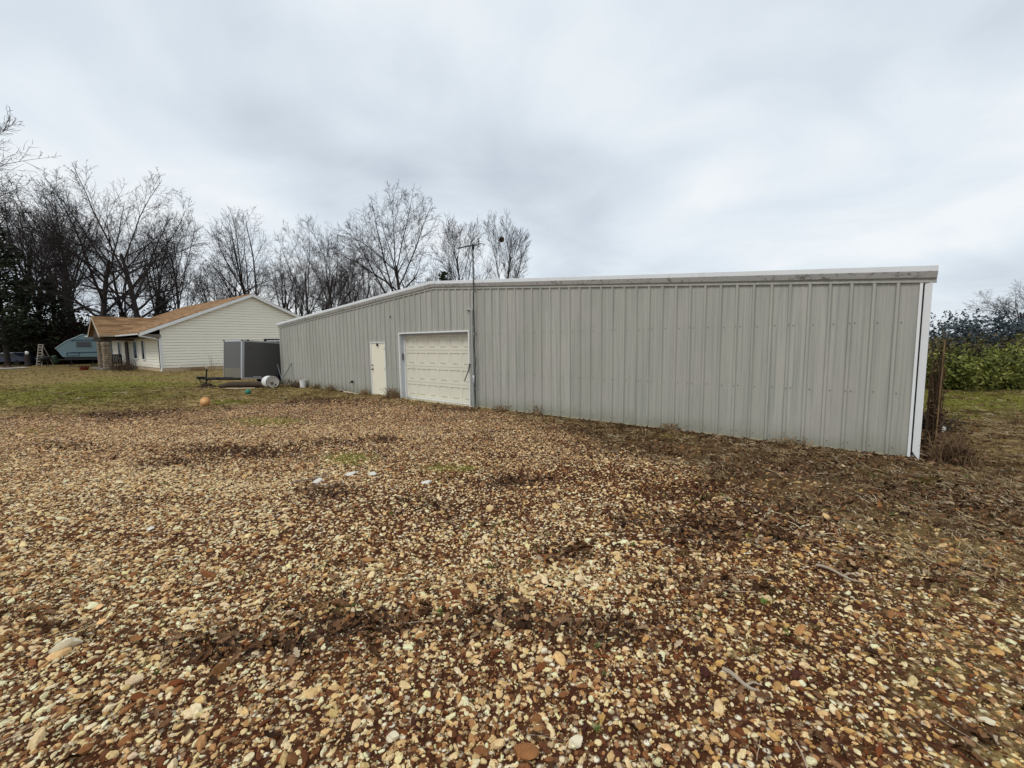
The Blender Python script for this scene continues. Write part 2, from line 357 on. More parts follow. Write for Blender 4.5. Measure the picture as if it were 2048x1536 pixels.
def ground_mesh():
    def axis(a,b):
        c=[0.]; 
        while c[-1]<b: c.append(c[-1]+np.clip(.07+.016*c[-1],.07,60)*(1 if c[-1]<60 else 1.6))
        p=np.array(c); q=[0.]
        while q[-1]<-a: q.append(q[-1]+np.clip(.07+.016*q[-1],.07,60)*(1 if q[-1]<60 else 1.6))
        return np.concatenate([-np.array(q)[:0:-1],p])
    xs=axis(-1500,1500)
    ys=np.concatenate([axis(-1500,0.01)[:-1][:-1],axis(-.01,1500)[1:]])
    ys=np.unique(np.round(np.concatenate([[-1500,-700,-300,-120,-50,-20,-8,-3,-1,0,.5],1.0+np.cumsum(np.clip(.05+.014*np.arange(0,400)*.09,.05,.6))]),3))
    far=ys[-1]; e=[]
    while far<1500: far+=max(.8,(far-60)*.12); e.append(far)
    ys=np.concatenate([ys,e])
    X,Y=np.meshgrid(xs,ys); x=X.ravel();y=Y.ravel(); z=height(x,y)
    nx=len(xs);ny=len(ys)
    i=np.arange(nx*ny).reshape(ny,nx)
    q=np.stack([i[:-1,:-1],i[:-1,1:],i[1:,1:],i[1:,:-1]],-1).reshape(-1,4)
    me=np_mesh('ground',np.stack([x,y,z],1),q,None,smooth=True)
    for nme,val in (('gravel',z_gravel(x,y)),('litter',z_litter(x,y)),('green',blobs(x,y,GREEN)),('pale',blobs(x,y,PALE)),('thatch',z_thatch(x,y)),('soil',blobs(x,y,SOIL))):
        a=me.attributes.new(nme,'FLOAT','POINT'); a.data.foreach_set('value',val.astype(np.float32))
    return me
def ground_mat():
    k=NT('gravel_dirt_and_dead_lawn'); p=k.pos()
    g=k.attr('gravel').outputs['Fac']; li=k.attr('litter').outputs['Fac']; gr=k.attr('green').outputs['Fac']; pa=k.attr('pale').outputs['Fac']; th=k.attr('thatch').outputs['Fac']; so_=k.attr('soil').outputs['Fac']
    n1=k.noise(p,6,6,.7); n2=k.noise(p,1.1,5,.65); n3=k.noise(p,28,4,.7); n4=k.noise(p,.22,4,.6)
    soil=k.ramp(k.mix(.5,n1,n3),[(.3,(.018,.006,.003)),(.5,(.060,.022,.010)),(.72,(.135,.062,.030))])
    v=k.vor(p,26); cs=k.n('ShaderNodeSeparateColor'); k.l(v.outputs['Color'],cs.inputs[0])
    stones=k.ramp(cs.outputs[0],[(0,(.13,.06,.03)),(.3,(.30,.18,.095)),(.5,(.50,.36,.20)),(.75,(.72,.58,.37)),(1,(.82,.74,.56))])
    cov=k.sstep(k.math('ADD',cs.outputs[1],k.math('SUBTRACT',k.math('ADD',k.math('MULTIPLY',pa,.25),k.math('MULTIPLY',k.math('SUBTRACT',n2,.5),.9)),k.math('ADD',k.math('MULTIPLY',so_,.5),.12))),.25,.5)
    edge=k.sstep(v.outputs['Distance'],.62,.3)
    grav=k.mix(k.math('MULTIPLY',cov,edge),soil,stones)
    # lawn of dead thatch
    sh=k.noise(k.scale(p,(1,1,1)),9,6,.75)
    lawn=k.ramp(k.mix(.5,sh,n2),[(.3,(.085,.050,.020)),(.44,(.21,.145,.052)),(.56,(.34,.255,.10)),(.72,(.46,.36,.17))])
    n5=k.noise(k.scale(p,(1,1.6,1)),3.2,6,.72)
    lawn=k.mix(k.math('MULTIPLY',k.sstep(n5,.55,.42),.85),lawn,(.055,.034,.014))
    brn=k.ramp(k.mix(.45,sh,n5),[(.34,(.035,.018,.010)),(.47,(.105,.060,.028)),(.58,(.20,.125,.06)),(.72,(.32,.22,.12))])
    lawn=k.mix(k.math('MULTIPLY',th,.85),lawn,brn)
    gl=k.ramp(sh,[(.3,(.060,.066,.010)),(.6,(.19,.185,.028)),(.8,(.33,.30,.07))])
    gm=k.sstep(k.math('ADD',gr,k.math('ADD',k.math('MULTIPLY',k.math('SUBTRACT',n1,.5),.7),k.math('MULTIPLY',k.math('SUBTRACT',n4,.45),.9))),.2,.6)
    lawn=k.mix(k.math('MULTIPLY',gm,.8),lawn,gl)
    gmask=k.sstep(k.math('ADD',g,k.math('ADD',k.math('MULTIPLY',k.math('SUBTRACT',n1,.5),.9),k.math('MULTIPLY',k.math('SUBTRACT',n2,.5),.5))),.35,.6)
    c=k.mix(gmask,lawn,grav)
    c=k.mix(k.math('MULTIPLY',k.sstep(k.math('ADD',gr,k.math('MULTIPLY',k.math('SUBTRACT',n1,.5),.8)),.35,.75),.75),c,gl)
    lit=k.ramp(n3,[(.3,(.022,.011,.008)),(.5,(.06,.033,.02)),(.7,(.13,.08,.05))])
    c=k.mix(k.sstep(k.math('ADD',li,k.math('MULTIPLY',k.math('SUBTRACT',n1,.5),.9)),.3,.7),c,lit)
    bh=k.math('ADD',k.math('MULTIPLY',k.math('MULTIPLY',edge,cov),.5),k.math('MULTIPLY',sh,.6))
    k.bump(bh,.8,.02)
    return k.out(c,.95,0,.08)
gme=ground_mesh(); gme.materials.append(ground_mat())
gnd=bpy.data.objects.new('ground',gme); COL.objects.link(gnd); tag(gnd,kind='structure')

# gravel drive far left (thin sheet)
def sheet(name,poly,z,mat):
    me=bpy.data.meshes.new(name); me.from_pydata([(x,y,z) for x,y in poly],[],[tuple(range(len(poly)))]); me.materials.append(mat)
    o=bpy.data.objects.new(name,me); COL.objects.link(o); return tag(o,kind='structure')
sheet('driveway',[(-90,45.5),(-60,42.6),(-52,41.8),(-49.5,42.4),(-49,44.),(-52,46.2),(-62,48.5),(-90,55)],.045,simple('pale_drive_gravel',(.36,.34,.30),.95,.35,3,bump=.5,bsc=20))

# ------------------------------------------------------------------ scatter
def rock_protos(n,seed,flat=.62,sub=2,cuts=9,hr=(.55,.92)):
    r=np.random.default_rng(seed); res=[]
    import bmesh
    for i in range(n):
        bm=bmesh.new(); bmesh.ops.create_icosphere(bm,subdivisions=sub,radius=1)
        V=np.array([v.co[:] for v in bm.verts])
        for c in range(cuts):                                            # chip flat faces off the ball
            d=r.normal(size=3); d/=np.linalg.norm(d); h=r.uniform(*hr)
            t=V@d; V=V-np.outer(np.maximum(t-h,0)*.92,d)
        V=V*(1+.10*np.sin(V@r.normal(size=3)*3+r.uniform(0,6)))[:,None]
        V*=np.array([1,r.uniform(.62,.95),flat*r.uniform(.75,1.2)])
        for v,cc in zip(bm.verts,V): v.co=cc
        me=bpy.data.meshes.new('stone'); bm.to_mesh(me); bm.free()
        me.polygons.foreach_set('use_smooth',[True]*len(me.polygons))
        try: me.set_sharp_from_angle(angle=R(28))
        except Exception: pass
        res.append(me)
    return res
def scatter(name,protos,mat,P,ROT,SCL,TINT,label,cat):
    col=bpy.data.collections.new(name+'_shapes')
    for me in protos:
        me.materials.clear(); me.materials.append(mat)
        col.objects.link(bpy.data.objects.new(name+'_shape',me))
    me=bpy.data.meshes.new(name); n=len(P)
    me.vertices.add(n); me.vertices.foreach_set('co',P.astype(np.float32).ravel())
    a=me.attributes.new('rot','FLOAT_VECTOR','POINT'); a.data.foreach_set('vector',ROT.astype(np.float32).ravel())
    a=me.attributes.new('scl','FLOAT_VECTOR','POINT'); a.data.foreach_set('vector',SCL.astype(np.float32).ravel())
    a=me.attributes.new('tint','FLOAT_VECTOR','POINT'); a.data.foreach_set('vector',TINT.astype(np.float32).ravel())
    a=me.attributes.new('pick','INT','POINT'); a.data.foreach_set('value',rng.integers(0,len(protos),n).astype(np.int32))
    o=bpy.data.objects.new(name,me); COL.objects.link(o)
    ng=bpy.data.node_groups.new(name+'_scatter','GeometryNodeTree')
    ng.interface.new_socket('Geometry',in_out='INPUT',socket_type='NodeSocketGeometry')
    ng.interface.new_socket('Geometry',in_out='OUTPUT',socket_type='NodeSocketGeometry')
    gi=ng.nodes.new('NodeGroupInput'); go=ng.nodes.new('NodeGroupOutput')
    ip=ng.nodes.new('GeometryNodeInstanceOnPoints'); ci=ng.nodes.new('GeometryNodeCollectionInfo')
    ci.inputs['Collection'].default_value=col; ci.inputs['Separate Children'].default_value=True; ci.inputs['Reset Children'].default_value=True
    def na(nm,ty):
        x=ng.nodes.new('GeometryNodeInputNamedAttribute'); x.data_type=ty; x.inputs['Name'].default_value=nm
        return [s for s in x.outputs if s.enabled and s.name=='Attribute'][0]
    er=ng.nodes.new('FunctionNodeEulerToRotation')
    L=ng.links.new
    L(gi.outputs[0],ip.inputs['Points']); L(ci.outputs[0],ip.inputs['Instance']); ip.inputs['Pick Instance'].default_value=True
    L(na('pick','INT'),ip.inputs['Instance Index']); L(na('rot','FLOAT_VECTOR'),er.inputs[0]); L(er.outputs[0],ip.inputs['Rotation'])
    L(na('scl','FLOAT_VECTOR'),ip.inputs['Scale']); L(ip.outputs[0],go.inputs[0])
    md=o.modifiers.new('scatter','NODES'); md.node_group=ng
    return tag(o,label,cat,kind='stuff')
def wedge(n_per_m2,y0,y1,k=1.38,pad=3.2):
    area=(k*y1+pad)*2*(y1-y0); n=int(area*n_per_m2)
    x=rng.uniform(-(k*y1+pad),k*y1+pad,n); y=rng.uniform(y0,y1,n)
    ok=(np.abs(x)<k*y+pad)&~inside_shed(x,y,.03)
    return x[ok],y[ok]
def tilt(n,t): return np.stack([rng.normal(0,t,n),rng.normal(0,t,n),rng.uniform(0,6.283,n)],1)
PALETTE=np.array([(.86,.79,.56),(.80,.67,.40),(.66,.50,.26),(.42,.25,.115),(.25,.125,.055),(.14,.060,.028),(.17,.062,.022),(.075,.030,.014),(.33,.20,.11),(.56,.38,.15)])
def stone_tints(x,y,n):
    pa=blobs(x,y,PALE); mid=np.clip((y-3.2)/4,0,1)*np.clip((1.5-x)/5,0,1)
    light=np.clip(.30*np.clip((3.4-y)/1.2,0,1)*np.clip((1.6-x)/2,0,1)+.75*pa+.30*mid-.36*np.clip((x-.3*y+.6)/1.8,0,1)-.18*np.clip((y-4)/4,0,1)*np.clip((y-2.2)/1.5,0,1),-.6,1)
    clump=fbm(x*1.3,y*1.3,21)
    w=np.array([.155,.20,.15,.13,.12,.095,.06,.05,.035,.03])
    t=rng.uniform(0,1,n)*(1-.35*light)-.10*light-(clump-.5)*.3
    t=np.clip(t,0,.999); idx=np.searchsorted(np.cumsum(w)/w.sum(),t); idx=np.clip(idx,0,9)
    c=PALETTE[idx]*rng.uniform(.8,1.18,(n,1)); c=c*(1+rng.normal(0,.025,(n,3))); f_=(np.clip((y-4.5)/8,0,1)*.5)[:,None]; c=c*(1-f_)+np.array([[.47,.315,.185]])*f_
    return np.clip(c*np.array([1.07,.97,.89]),.02,.86)
sx=[];sy=[];ss=[]
for d,y0,y1,rm,sp in ((1650,1.15,4.2,.0118,.42),(1250,4.2,7.5,.0118,.38),(760,7.5,11,.0135,.34),(400,11,17,.0165,.3)):
    x,y=wedge(d,y0,y1); s=rm*np.exp(rng.normal(0,sp,len(x)))
    sx.append(x);sy.append(y);ss.append(s)
x=np.concatenate(sx);y=np.concatenate(sy);s=np.clip(np.concatenate(ss),.006,.05)
den=z_gravel(x,y)*(1+.5*np.clip(blobs(x,y,PALE),0,1))*(1-.72*np.clip(z_litter(x,y),0,1))*(1-.5*np.clip(blobs(x,y,GREEN),0,1))
den*=np.clip(.30+1.25*fbm(x*1.7,y*1.7,31),0,1.1)*(1-.62*np.clip(blobs(x,y,SOIL),0,1))
ok=rng.uniform(0,1,len(x))<den; x=x[ok];y=y[ok];s=s[ok]; n=len(x)
s=s*np.where(rng.uniform(0,1,n)<.035,1.6,1.); sc3=np.stack([s*rng.uniform(.95,1.45,n),s*rng.uniform(.8,1.1,n),s*rng.uniform(.7,1.1,n)],1)
z=height(x,y)+s*rng.uniform(-.22,.34,n)
scatter('gravel',rock_protos(12,5),stone_mat('loose_gravel',1),np.stack([x,y,z],1),tilt(n,.28),sc3,stone_tints(x,y,n),'cream and rust brown river gravel covering the yard','gravel')
# small grit between the nearest stones
x,y=wedge(2300,1.1,3.9); s=.0058*np.exp(rng.normal(0,.35,len(x)))
ok=rng.uniform(0,1,len(x))<z_gravel(x,y)*(1-.6*np.clip(z_litter(x,y),0,1)); x=x[ok];y=y[ok];s=s[ok];n=len(x)
scatter('fine_gravel',rock_protos(5,9,sub=1),stone_mat('pea_gravel',1),np.stack([x,y,height(x,y)+s*.4],1),tilt(n,.4),np.stack([s*1.2,s,s],1),stone_tints(x,y,n)*.6,'reddish grit between the larger pebbles','gravel')

# curled dead leaves
def leaf_protos(n,seed):
    r=np.random.default_rng(seed); out=[]
    for i in range(n):
        L=1.; k=7; pts=[];fs=[]
        bend=r.uniform(-1.2,1.8); curl=r.uniform(.4,1.8); tw=r.uniform(-.6,.6)
        for a in range(k):
            t=a/(k-1); w=(.30*math.sin(math.pi*min(1,t*.92+.06))**.8)*(1 if a%2 else .52)+.01
            zz=bend*.35*(t-.5)**2*2
            for b,ww in ((-1,w),(0,0),(1,w)):
                ang=tw*(t-.5)
                px=t-.5; py=b*ww; pz=zz+abs(b)*ww*curl*.8
                pts.append((px,py*math.cos(ang)-pz*math.sin(ang)*.3,pz+py*math.sin(ang)))
        for a in range(k-1):
            for b in range(2): fs.append((a*3+b,a*3+b+1,(a+1)*3+b+1,(a+1)*3+b))
        me=bpy.data.meshes.new('leaf'); me.from_pydata(pts,[],fs); me.polygons.foreach_set('use_smooth',[True]*len(fs)); out.append(me)
    return out
LX=[];LY=[]
for d,y0,y1 in ((700,1.2,5),(300,5,10),(80,10,19)):
    x,y=wedge(d,y0,y1); w=np.clip(z_litter(x,y),0,1)**1.2*np.clip(.2+1.4*fbm(x*2.2,y*2.2,41),0,1)+.012+.13*z_thatch(x,y)*np.clip(fbm(x*1.1,y*1.1,91)*2-.5,0,1)+.05*(1-z_gravel(x,y))
    ok=rng.uniform(0,1,len(x))<w; LX.append(x[ok]);LY.append(y[ok])
x=np.concatenate(LX);y=np.concatenate(LY);n=len(x)
pal=np.array([(.15,.075,.036),(.09,.045,.022),(.23,.13,.07),(.34,.23,.13),(.045,.023,.013),(.28,.13,.05),(.42,.33,.22)])
tint=pal[rng.choice(7,n,p=[.24,.24,.15,.09,.18,.07,.03])]*rng.uniform(.75,1.2,(n,1))
s=rng.uniform(.035,.088,n)*np.where(rng.uniform(0,1,n)<.15,1.3,1)
scatter('leaf_litter',leaf_protos(8,3),tint_mat('dead_leaf'),np.stack([x,y,height(x,y)+.012+rng.uniform(0,.02,n)],1),tilt(n,.45),np.stack([s,s,s],1),tint,'drifts of curled brown oak leaves lying on the gravel','leaves')

# twigs on the ground
def twig_protos(n,seed):
    r=np.random.default_rng(seed); out=[]
    for i in range(n):
        mm=M(); p=[np.array([-.5,0,0])]; 
        for j in range(5): p.append(p[-1]+np.array([.2,r.normal(0,.035),abs(r.normal(0,.012))]))
        mm.tube(p,[.014,.013,.012,.010,.008,.005],5)
        if i%2: mm.tube([p[2],p[2]+np.array([.14,.09,.02]),p[2]+np.array([.26,.13,.03])],[.008,.006,.004],4)
        o=mm.build('twig',MAT['dry'],link=False); out.append(o.data); bpy.data.objects.remove(o)
    return out
LX=[];LY=[]
for d,y0,y1 in ((22,1.3,5),(12,5,12)):
    x,y=wedge(d,y0,y1); w=.16+np.clip(z_litter(x,y),0,1)+.5*np.clip((x-.3*y)/3,0,1)*(y>3.5); ok=rng.uniform(0,1,len(x))<w; LX.append(x[ok]);LY.append(y[ok])
x=np.concatenate(LX);y=np.concatenate(LY);n=len(x); s=rng.uniform(.07,.34,n)
tint=np.where(rng.uniform(0,1,(n,1))<.35,np.array([[.36,.28,.2]]),np.array([[.13,.08,.05]]))*rng.uniform(.7,1.3,(n,1))
scatter('fallen_twigs',twig_protos(5,2),tint_mat('dry_twig'),np.stack([x,y,height(x,y)+.018],1),np.stack([rng.normal(0,.1,n),rng.normal(0,.06,n),rng.uniform(0,6.28,n)],1),np.stack([s,s*.8,s*.8],1),tint,'short dry twigs scattered over the gravel','twigs')

# grass tufts
def tuft_protos(n,seed,blades,hgt=1.,spread=.55,w=.035):
    r=np.random.default_rng(seed); out=[]
    for i in range(n):
        V=[];F=[]
        for b in range(blades):
            a=r.uniform(0,6.283); ca,sa=math.cos(a),math.sin(a); h=hgt*r.uniform(.45,1); s=spread*r.uniform(.2,1.1); bx,by=r.normal(0,.12,2)
            o=len(V); ww=w*r.uniform(.6,1.3)
            for t,k in ((0,1),(.5,.8),(1,.1)):
                rad=s*t*t; zz=h*(t-.25*t*t*s)
                V+=[(bx+ca*rad-sa*ww*k,by+sa*rad+ca*ww*k,zz),(bx+ca*rad+sa*ww*k,by+sa*rad-ca*ww*k,zz)]
            F+=[(o,o+1,o+3,o+2),(o+2,o+3,o+5,o+4)]
        me=bpy.data.meshes.new('tuft'); me.from_pydata(V,[],F); out.append(me)
    return out
def lawn_pts():
    X=[];Y=[];S=[]
    for d,y0,y1,s in ((60,2.5,7,.07),(50,7,14,.08),(44,14,24,.10),(7,24,40,.14)):
        x,y=wedge(d,y0,y1); w=(1-z_gravel(x,y))*np.clip(fbm(x*.9,y*.9,51)*1.6-.15,0,1)+.02*z_gravel(x,y)
        gb=blobs(x,y,GREEN); w=np.maximum(w,.9*np.clip(gb,0,1)); w=np.maximum(w,.8*z_thatch(x,y)*np.clip(fbm(x*1.6,y*1.6,77)*1.8-.3,0,1))
        ok=rng.uniform(0,1,len(x))<w; X.append(x[ok]);Y.append(y[ok]);S.append(np.full(ok.sum(),s))
    return np.concatenate(X),np.concatenate(Y),np.concatenate(S)
x,y,s=lawn_pts(); n=len(x); s=s*rng.uniform(.5,1.25,n)
g=np.clip(blobs(x,y,GREEN)*1.1+(fbm(x*.25,y*.25,61)-.55)*1.6,0,1)[:,None]*rng.uniform(.3,1,(n,1))
thx=z_thatch(x,y)[:,None]; dead=(np.array([[.42,.31,.13]])*(1-thx)+np.array([[.25,.16,.085]])*thx)*rng.uniform(.3,1.3,(n,1)); grn=np.array([[.19,.21,.035]])*rng.uniform(.6,1.5,(n,1))
scatter('dead_grass',tuft_protos(6,4,16),tint_mat('grass_blade'),np.stack([x,y,height(x,y)-.004],1),tilt(n,.2),np.stack([s*1.25,s*1.25,s*.75],1),dead*(1-g)+grn*g,'patchy winter lawn of straw coloured dead grass with green spots','grass')
# straw lying over the bare dirt on the right and along the lawn
def straw_protos(n,seed):
    r=np.random.default_rng(seed); out=[]
    for i in range(n):
        V=[];F=[]
        for b in range(9):
            a=r.normal(0,.8); L_=r.uniform(.4,1.1); x0,y0=r.normal(0,.35,2); ca,sa=math.cos(a),math.sin(a); o=len(V); h0=r.uniform(.02,.12); h1=h0+r.uniform(0,.22); w_=r.uniform(.012,.022)
            for t,zz in ((0,h0),(.5,(h0+h1)*.5+r.uniform(0,.10)),(1,h1*r.uniform(.2,1))):
                V+=[(x0+ca*L_*t-sa*w_,y0+sa*L_*t+ca*w_,zz),(x0+ca*L_*t+sa*w_,y0+sa*L_*t-ca*w_,zz+.02)]
            F+=[(o,o+1,o+3,o+2),(o+2,o+3,o+5,o+4)]
        me=bpy.data.meshes.new('straw'); me.from_pydata(V,[],F); out.append(me)
    return out
X=[];Y=[];S=[]
for d,y0,y1,s_ in ((420,3.2,7,.14),(200,7,12,.17),(60,12,22,.22)):
    x,y=wedge(d,y0,y1); w=z_thatch(x,y)*np.clip(fbm(x*1.2,y*1.2,83)*2.2-.55,0,1)+.35*(1-z_gravel(x,y))*np.clip(fbm(x*.8,y*.8,87)*2-.5,0,1)
    ok=rng.uniform(0,1,len(x))<w; X.append(x[ok]);Y.append(y[ok]);S.append(np.full(ok.sum(),s_))
x=np.concatenate(X);y=np.concatenate(Y);s=np.concatenate(S)*rng.uniform(.6,1.3,len(x));n=len(x)
pal=np.array([(.42,.32,.18),(.28,.18,.09),(.15,.085,.045),(.09,.05,.03),(.52,.43,.29)]); tint=pal[rng.choice(5,n,p=[.24,.3,.22,.16,.08])]*rng.uniform(.7,1.25,(n,1))
scatter('straw',straw_protos(6,8),tint_mat('straw_blade'),np.stack([x,y,height(x,y)],1),np.stack([rng.normal(0,.08,n),rng.normal(0,.08,n),rng.normal(0,.9,n)],1),np.stack([s,s,s*.8],1),tint,'matted straw and dead stems lying on the bare dirt','straw')
# small green weeds in the near gravel
x,y=wedge(60,1.3,6.5); w=np.clip(blobs(x,y,GREEN),0,1)*.9+.012+.06*np.clip(z_litter(x,y),0,1); ok=rng.uniform(0,1,len(x))<w; x=x[ok];y=y[ok];n=len(x); s=rng.uniform(.025,.065,n)
scatter('weeds',tuft_protos(5,14,11,.9,.9,.07),tint_mat('weed_leaf'),np.stack([x,y,height(x,y)],1),tilt(n,.2),np.stack([s,s,s],1),np.array([[.10,.15,.035]])*rng.uniform(.4,1.5,(n,1)),'small green weeds sprouting between the stones','weeds')

# ------------------------------------------------------------------ steel building (local x along front wall, y into the building)
W=24.35; EV=2.892; RG=3.8296; DEP=15.
def top(s): return EV+(RG-EV)*min(s,W-s)/(W/2)
shed=empty('steel_building',(O2[0],O2[1],0),-TH,'long low grey ribbed steel building with white trim and shallow gable','building')
DX0,DX1,DZ=8.30,9.31,2.10; GX0,GX1,GZ=10.20,13.86,2.40
prof=[(0,.0),(.052,.0),(.054,0)]
def rib_profile():
    """(s,depth) over the whole width; a tall rib each foot, two small ones between"""
    pts=[]; p0=15.4276-.3048*60
    k=0
    while p0+k*.3048<W+.4:
        c=p0+k*.3048
        for ds,d in ((-.038,0),(-.017,.040),(.017,.040),(.038,0),(.105,0),(.116,.007),(.128,.007),(.139,0),(.166,0),(.177,.007),(.189,.007),(.200,0)):
            if .0<c+ds<24.15: pts.append((c+ds,d))
        k+=1
    return [(0,0)]+pts+[(W,0)]
PR=rib_profile()
def prof_at(s): return float(np.interp(s,[a for a,b in PR],[b for a,b in PR]))
brk=sorted(set([round(a,5) for a,b in PR]+[DX0,DX1,GX0,GX1,W/2]))
w=M()
for a,b in zip(brk[:-1],brk[1:]):
    mid=(a+b)/2; zb=.03
    if DX0<mid<DX1: zb=DZ
    if GX0<mid<GX1: zb=GZ
    w.quad((a,-prof_at(a),zb),(b,-prof_at(b),zb),(b,-prof_at(b),top(b)),(a,-prof_at(a),top(a)))
def screw(mm,s,z,y):
    r=.0125; h=.010
    vs=[(s+r*math.cos(q*math.pi/3),y,z+r*math.sin(q*math.pi/3)) for q in range(6)]+[(s+r*.7*math.cos(q*math.pi/3),y-h,z+r*.7*math.sin(q*math.pi/3)) for q in range(6)]
    mm.add(vs,[(q,(q+1)%6,6+(q+1)%6,6+q) for q in range(6)]+[tuple(range(6,12))],1)
k=0
while 15.4276-.3048*60+k*.3048<W:
    c=15.4276-.3048*60+k*.3048; k+=1
    for z in (.14,1.08,2.28):
        for ds in ((.072,) if k%3 else (.0,.072,)):
            s_=c+ds
            if s_<.1 or s_>W-.1 or z>top(s_)-.1: continue
            if DX0-.1<s_<DX1+.1 and z<DZ+.1: continue
            if GX0-.12<s_<GX1+.12 and z<GZ+.12: continue
            screw(w,s_,z+random.uniform(-.01,.01),-prof_at(s_))
w.build('front_wall',[MAT['wall'],MAT['screw']],shed)
o=M().box(.05,24.2,-.006,.05,.0,.03).build('base_angle',simple('base_trim_paint',(.42,.38,.25),.6,.2,3),shed)
for nm,xx,si in (('side_wall',0,-1),('side_wall',W,1)):
    mm=M(); ys=np.arange(0.3,DEP,.3048); pts=[(0,0)]
    for c in ys:
        for ds,d in ((-.045,0),(-.016,.032),(.016,.032),(.045,0)): pts.append((c+ds,d))
    pts.append((DEP,0))
    for (a,da),(b,db) in zip(pts[:-1],pts[1:]): mm.quad((xx+si*da,a,.03),(xx+si*db,b,.03),(xx+si*db,b,EV),(xx+si*da,a,EV))
    mm.build(nm,MAT['wall'],shed)
M().prism([(0,.03),(W,.03),(W,EV),(W/2,RG),(0,EV)],DEP-.02,DEP).build('back_wall',MAT['wall'],shed)
# roof sheets
mm=M()
for x0,x1,z0,z1 in ((-.12,W/2,EV+.20-.01,RG+.20),(W/2,W+.06,RG+.20,EV+.20-.01)):
    mm.add([(x0,-.04,z0),(x1,-.04,z1),(x1,DEP+.1,z1),(x0,DEP+.1,z0),(x0,-.04,z0-.03),(x1,-.04,z1-.03),(x1,DEP+.1,z1-.03),(x0,DEP+.1,z0-.03)],[(0,1,2,3),(7,6,5,4),(0,4,5,1),(1,5,6,2),(2,6,7,3),(3,7,4,0)])
for c in np.arange(.3,DEP,.6):
    for x0,x1,z0,z1 in ((-.1,W/2-.1,EV+.192,RG+.192),(W/2+.1,W+.1,RG+.192,EV+.192)):
        mm.add([(x0,c-.03,z0),(x1,c-.03,z1),(x1,c,z1+.03),(x0,c,z0+.03),(x1,c+.03,z1),(x0,c+.03,z0)],[(0,1,2,3),(3,2,4,5)])
mm.build('roof',simple('galvalume_roof',(.52,.54,.55),.45,.08,1,metal=.3),shed)
M().box(W/2-.16,W/2+.16,-.03,DEP,RG+.205,RG+.235).build('ridge_cap',MAT['trim'],shed)
# sculptured rake trim: closure strip, shadow gap, sloped soffit face, upright face, top return
RP=[(.0,.0),(-.036,.0),(-.040,.004),(-.040,.036),(-.034,.040),(-.004,.044),(-.004,.074),(-.058,.080),(-.062,.086),(-.122,.168),(-.125,.174),(-.125,.258),(-.118,.264),(.06,.272)]
for x0,x1,PP,nm_,mt_ in [(a,b,c,d,e) for a,b in ((-.12,W/2),(W/2,W+.07)) for c,d,e in ((RP[:7],'closure_strip',MAT['wall']),(RP[6:],'rake_trim',MAT['trim']))]:
    mm=M(); n=len(PP); xs=np.linspace(x0,x1,9)
    vs=[];fs=[]
    for i,xx in enumerate(xs):
        for y,z in PP: vs.append((xx,y,EV+(RG-EV)*(W/2-abs(xx-W/2))/(W/2)+z))
    for i in range(8):
        for j in range(n-1): fs.append((i*n+j,i*n+j+1,(i+1)*n+j+1,(i+1)*n+j))
    fs+=[tuple(range(n)),tuple(8*n+j for j in range(n))]
    mm.add(vs,fs).build(nm_,mt_,shed)
# lap joints and ridge piece
for xx,wd in ((W/2,.22),(16.95,.012),(20.9,.012),(6.1,.012)):
    mm=M(); P2=[(y-(.005 if y<0 else 0),z+(.004 if z>.2 else -.001)) for y,z in RP[6:]]
    n=len(P2); sl=(RG-EV)/(W/2)
    if wd>.1:
        xs=[xx-wd,xx,xx+wd]
    else: xs=[xx-wd,xx+wd]
    vs=[(q,y,EV+(RG-EV)*(W/2-abs(q-W/2))/(W/2)+z) for q in xs for y,z in P2]
    fs=[(i*n+j,i*n+j+1,(i+1)*n+j+1,(i+1)*n+j) for i in range(len(xs)-1) for j in range(n-1)]
    mm.add(vs,fs); mm.build('trim_joint',MAT['trim'],shed)
# corner trims
M().box(24.225,24.262,-.050,-.0,.03,EV+.002).build('corner_trim',MAT['white'],shed)
M().box(24.262,24.295,-.012,.03,.05,EV+.002).build('gap_shade_strip',MAT['dark'],shed)  # solid black strip paints in the shade of the gap between the trims
mm=M(); mm.add([(24.285,-.016,.12),(24.375,-.050,-.02),(24.375,-.050,EV),(24.285,-.016,EV),(24.385,.12,-.02),(24.385,.12,EV),(24.285,-.0,.12),(24.37,-.042,-.02),(24.37,-.042,EV),(24.285,-.0,EV)],[(0,1,2,3),(1,4,5,2),(7,6,9,8)])
mm.build('corner_trim',MAT['white'],shed)
M().box(-.035,.10,-.040,.06,.03,EV+.002).build('corner_trim',MAT['wall'],shed)
# personnel door
fr=M()
fr.box(DX0,DX0+.045,-.035,.09,.02,DZ); fr.box(DX1-.045,DX1,-.035,.09,.02,DZ); fr.box(DX0+.045,DX1-.045,-.035,.09,DZ-.045,DZ)
fr.box(DX0,DX1,-.045,-.035,DZ-.02,DZ+.005)
fr.build('door_frame',MAT['white'],shed)
door=M().cbox(DX0+.048,DX1-.048,-.012,.035,.035,DZ-.05,.004).build('door',MAT['cream'],shed)
for zz,rr,nm_ in ((1.03,.03,'door_knob'),(1.19,.024,'deadbolt')):
    kn=M(); kn.lathe([(0.001,0),(rr*1.2,0),(rr*1.2,.012),(rr*.5,.018),(rr*.5,.04),(rr*1.05,.052),(rr*1.0,.07),(rr*.5,.078),(.001,.08)],14,Matrix.Translation((DX0+.115,-.0122,zz))@Matrix.Rotation(R(90),4,'X'))
    smooth_angle(kn.build(nm_,MAT['brass'],door))
for zz in (.28,1.06,1.84): hg=M(); hg.box(DX1-.075,DX1-.04,-.0375,-.0125,zz-.05,zz+.05); hg.tube([(DX1-.052,-.042,zz-.05),(DX1-.052,-.042,zz+.05)],.008,8); hg.build('hinge',MAT['galv'],door)
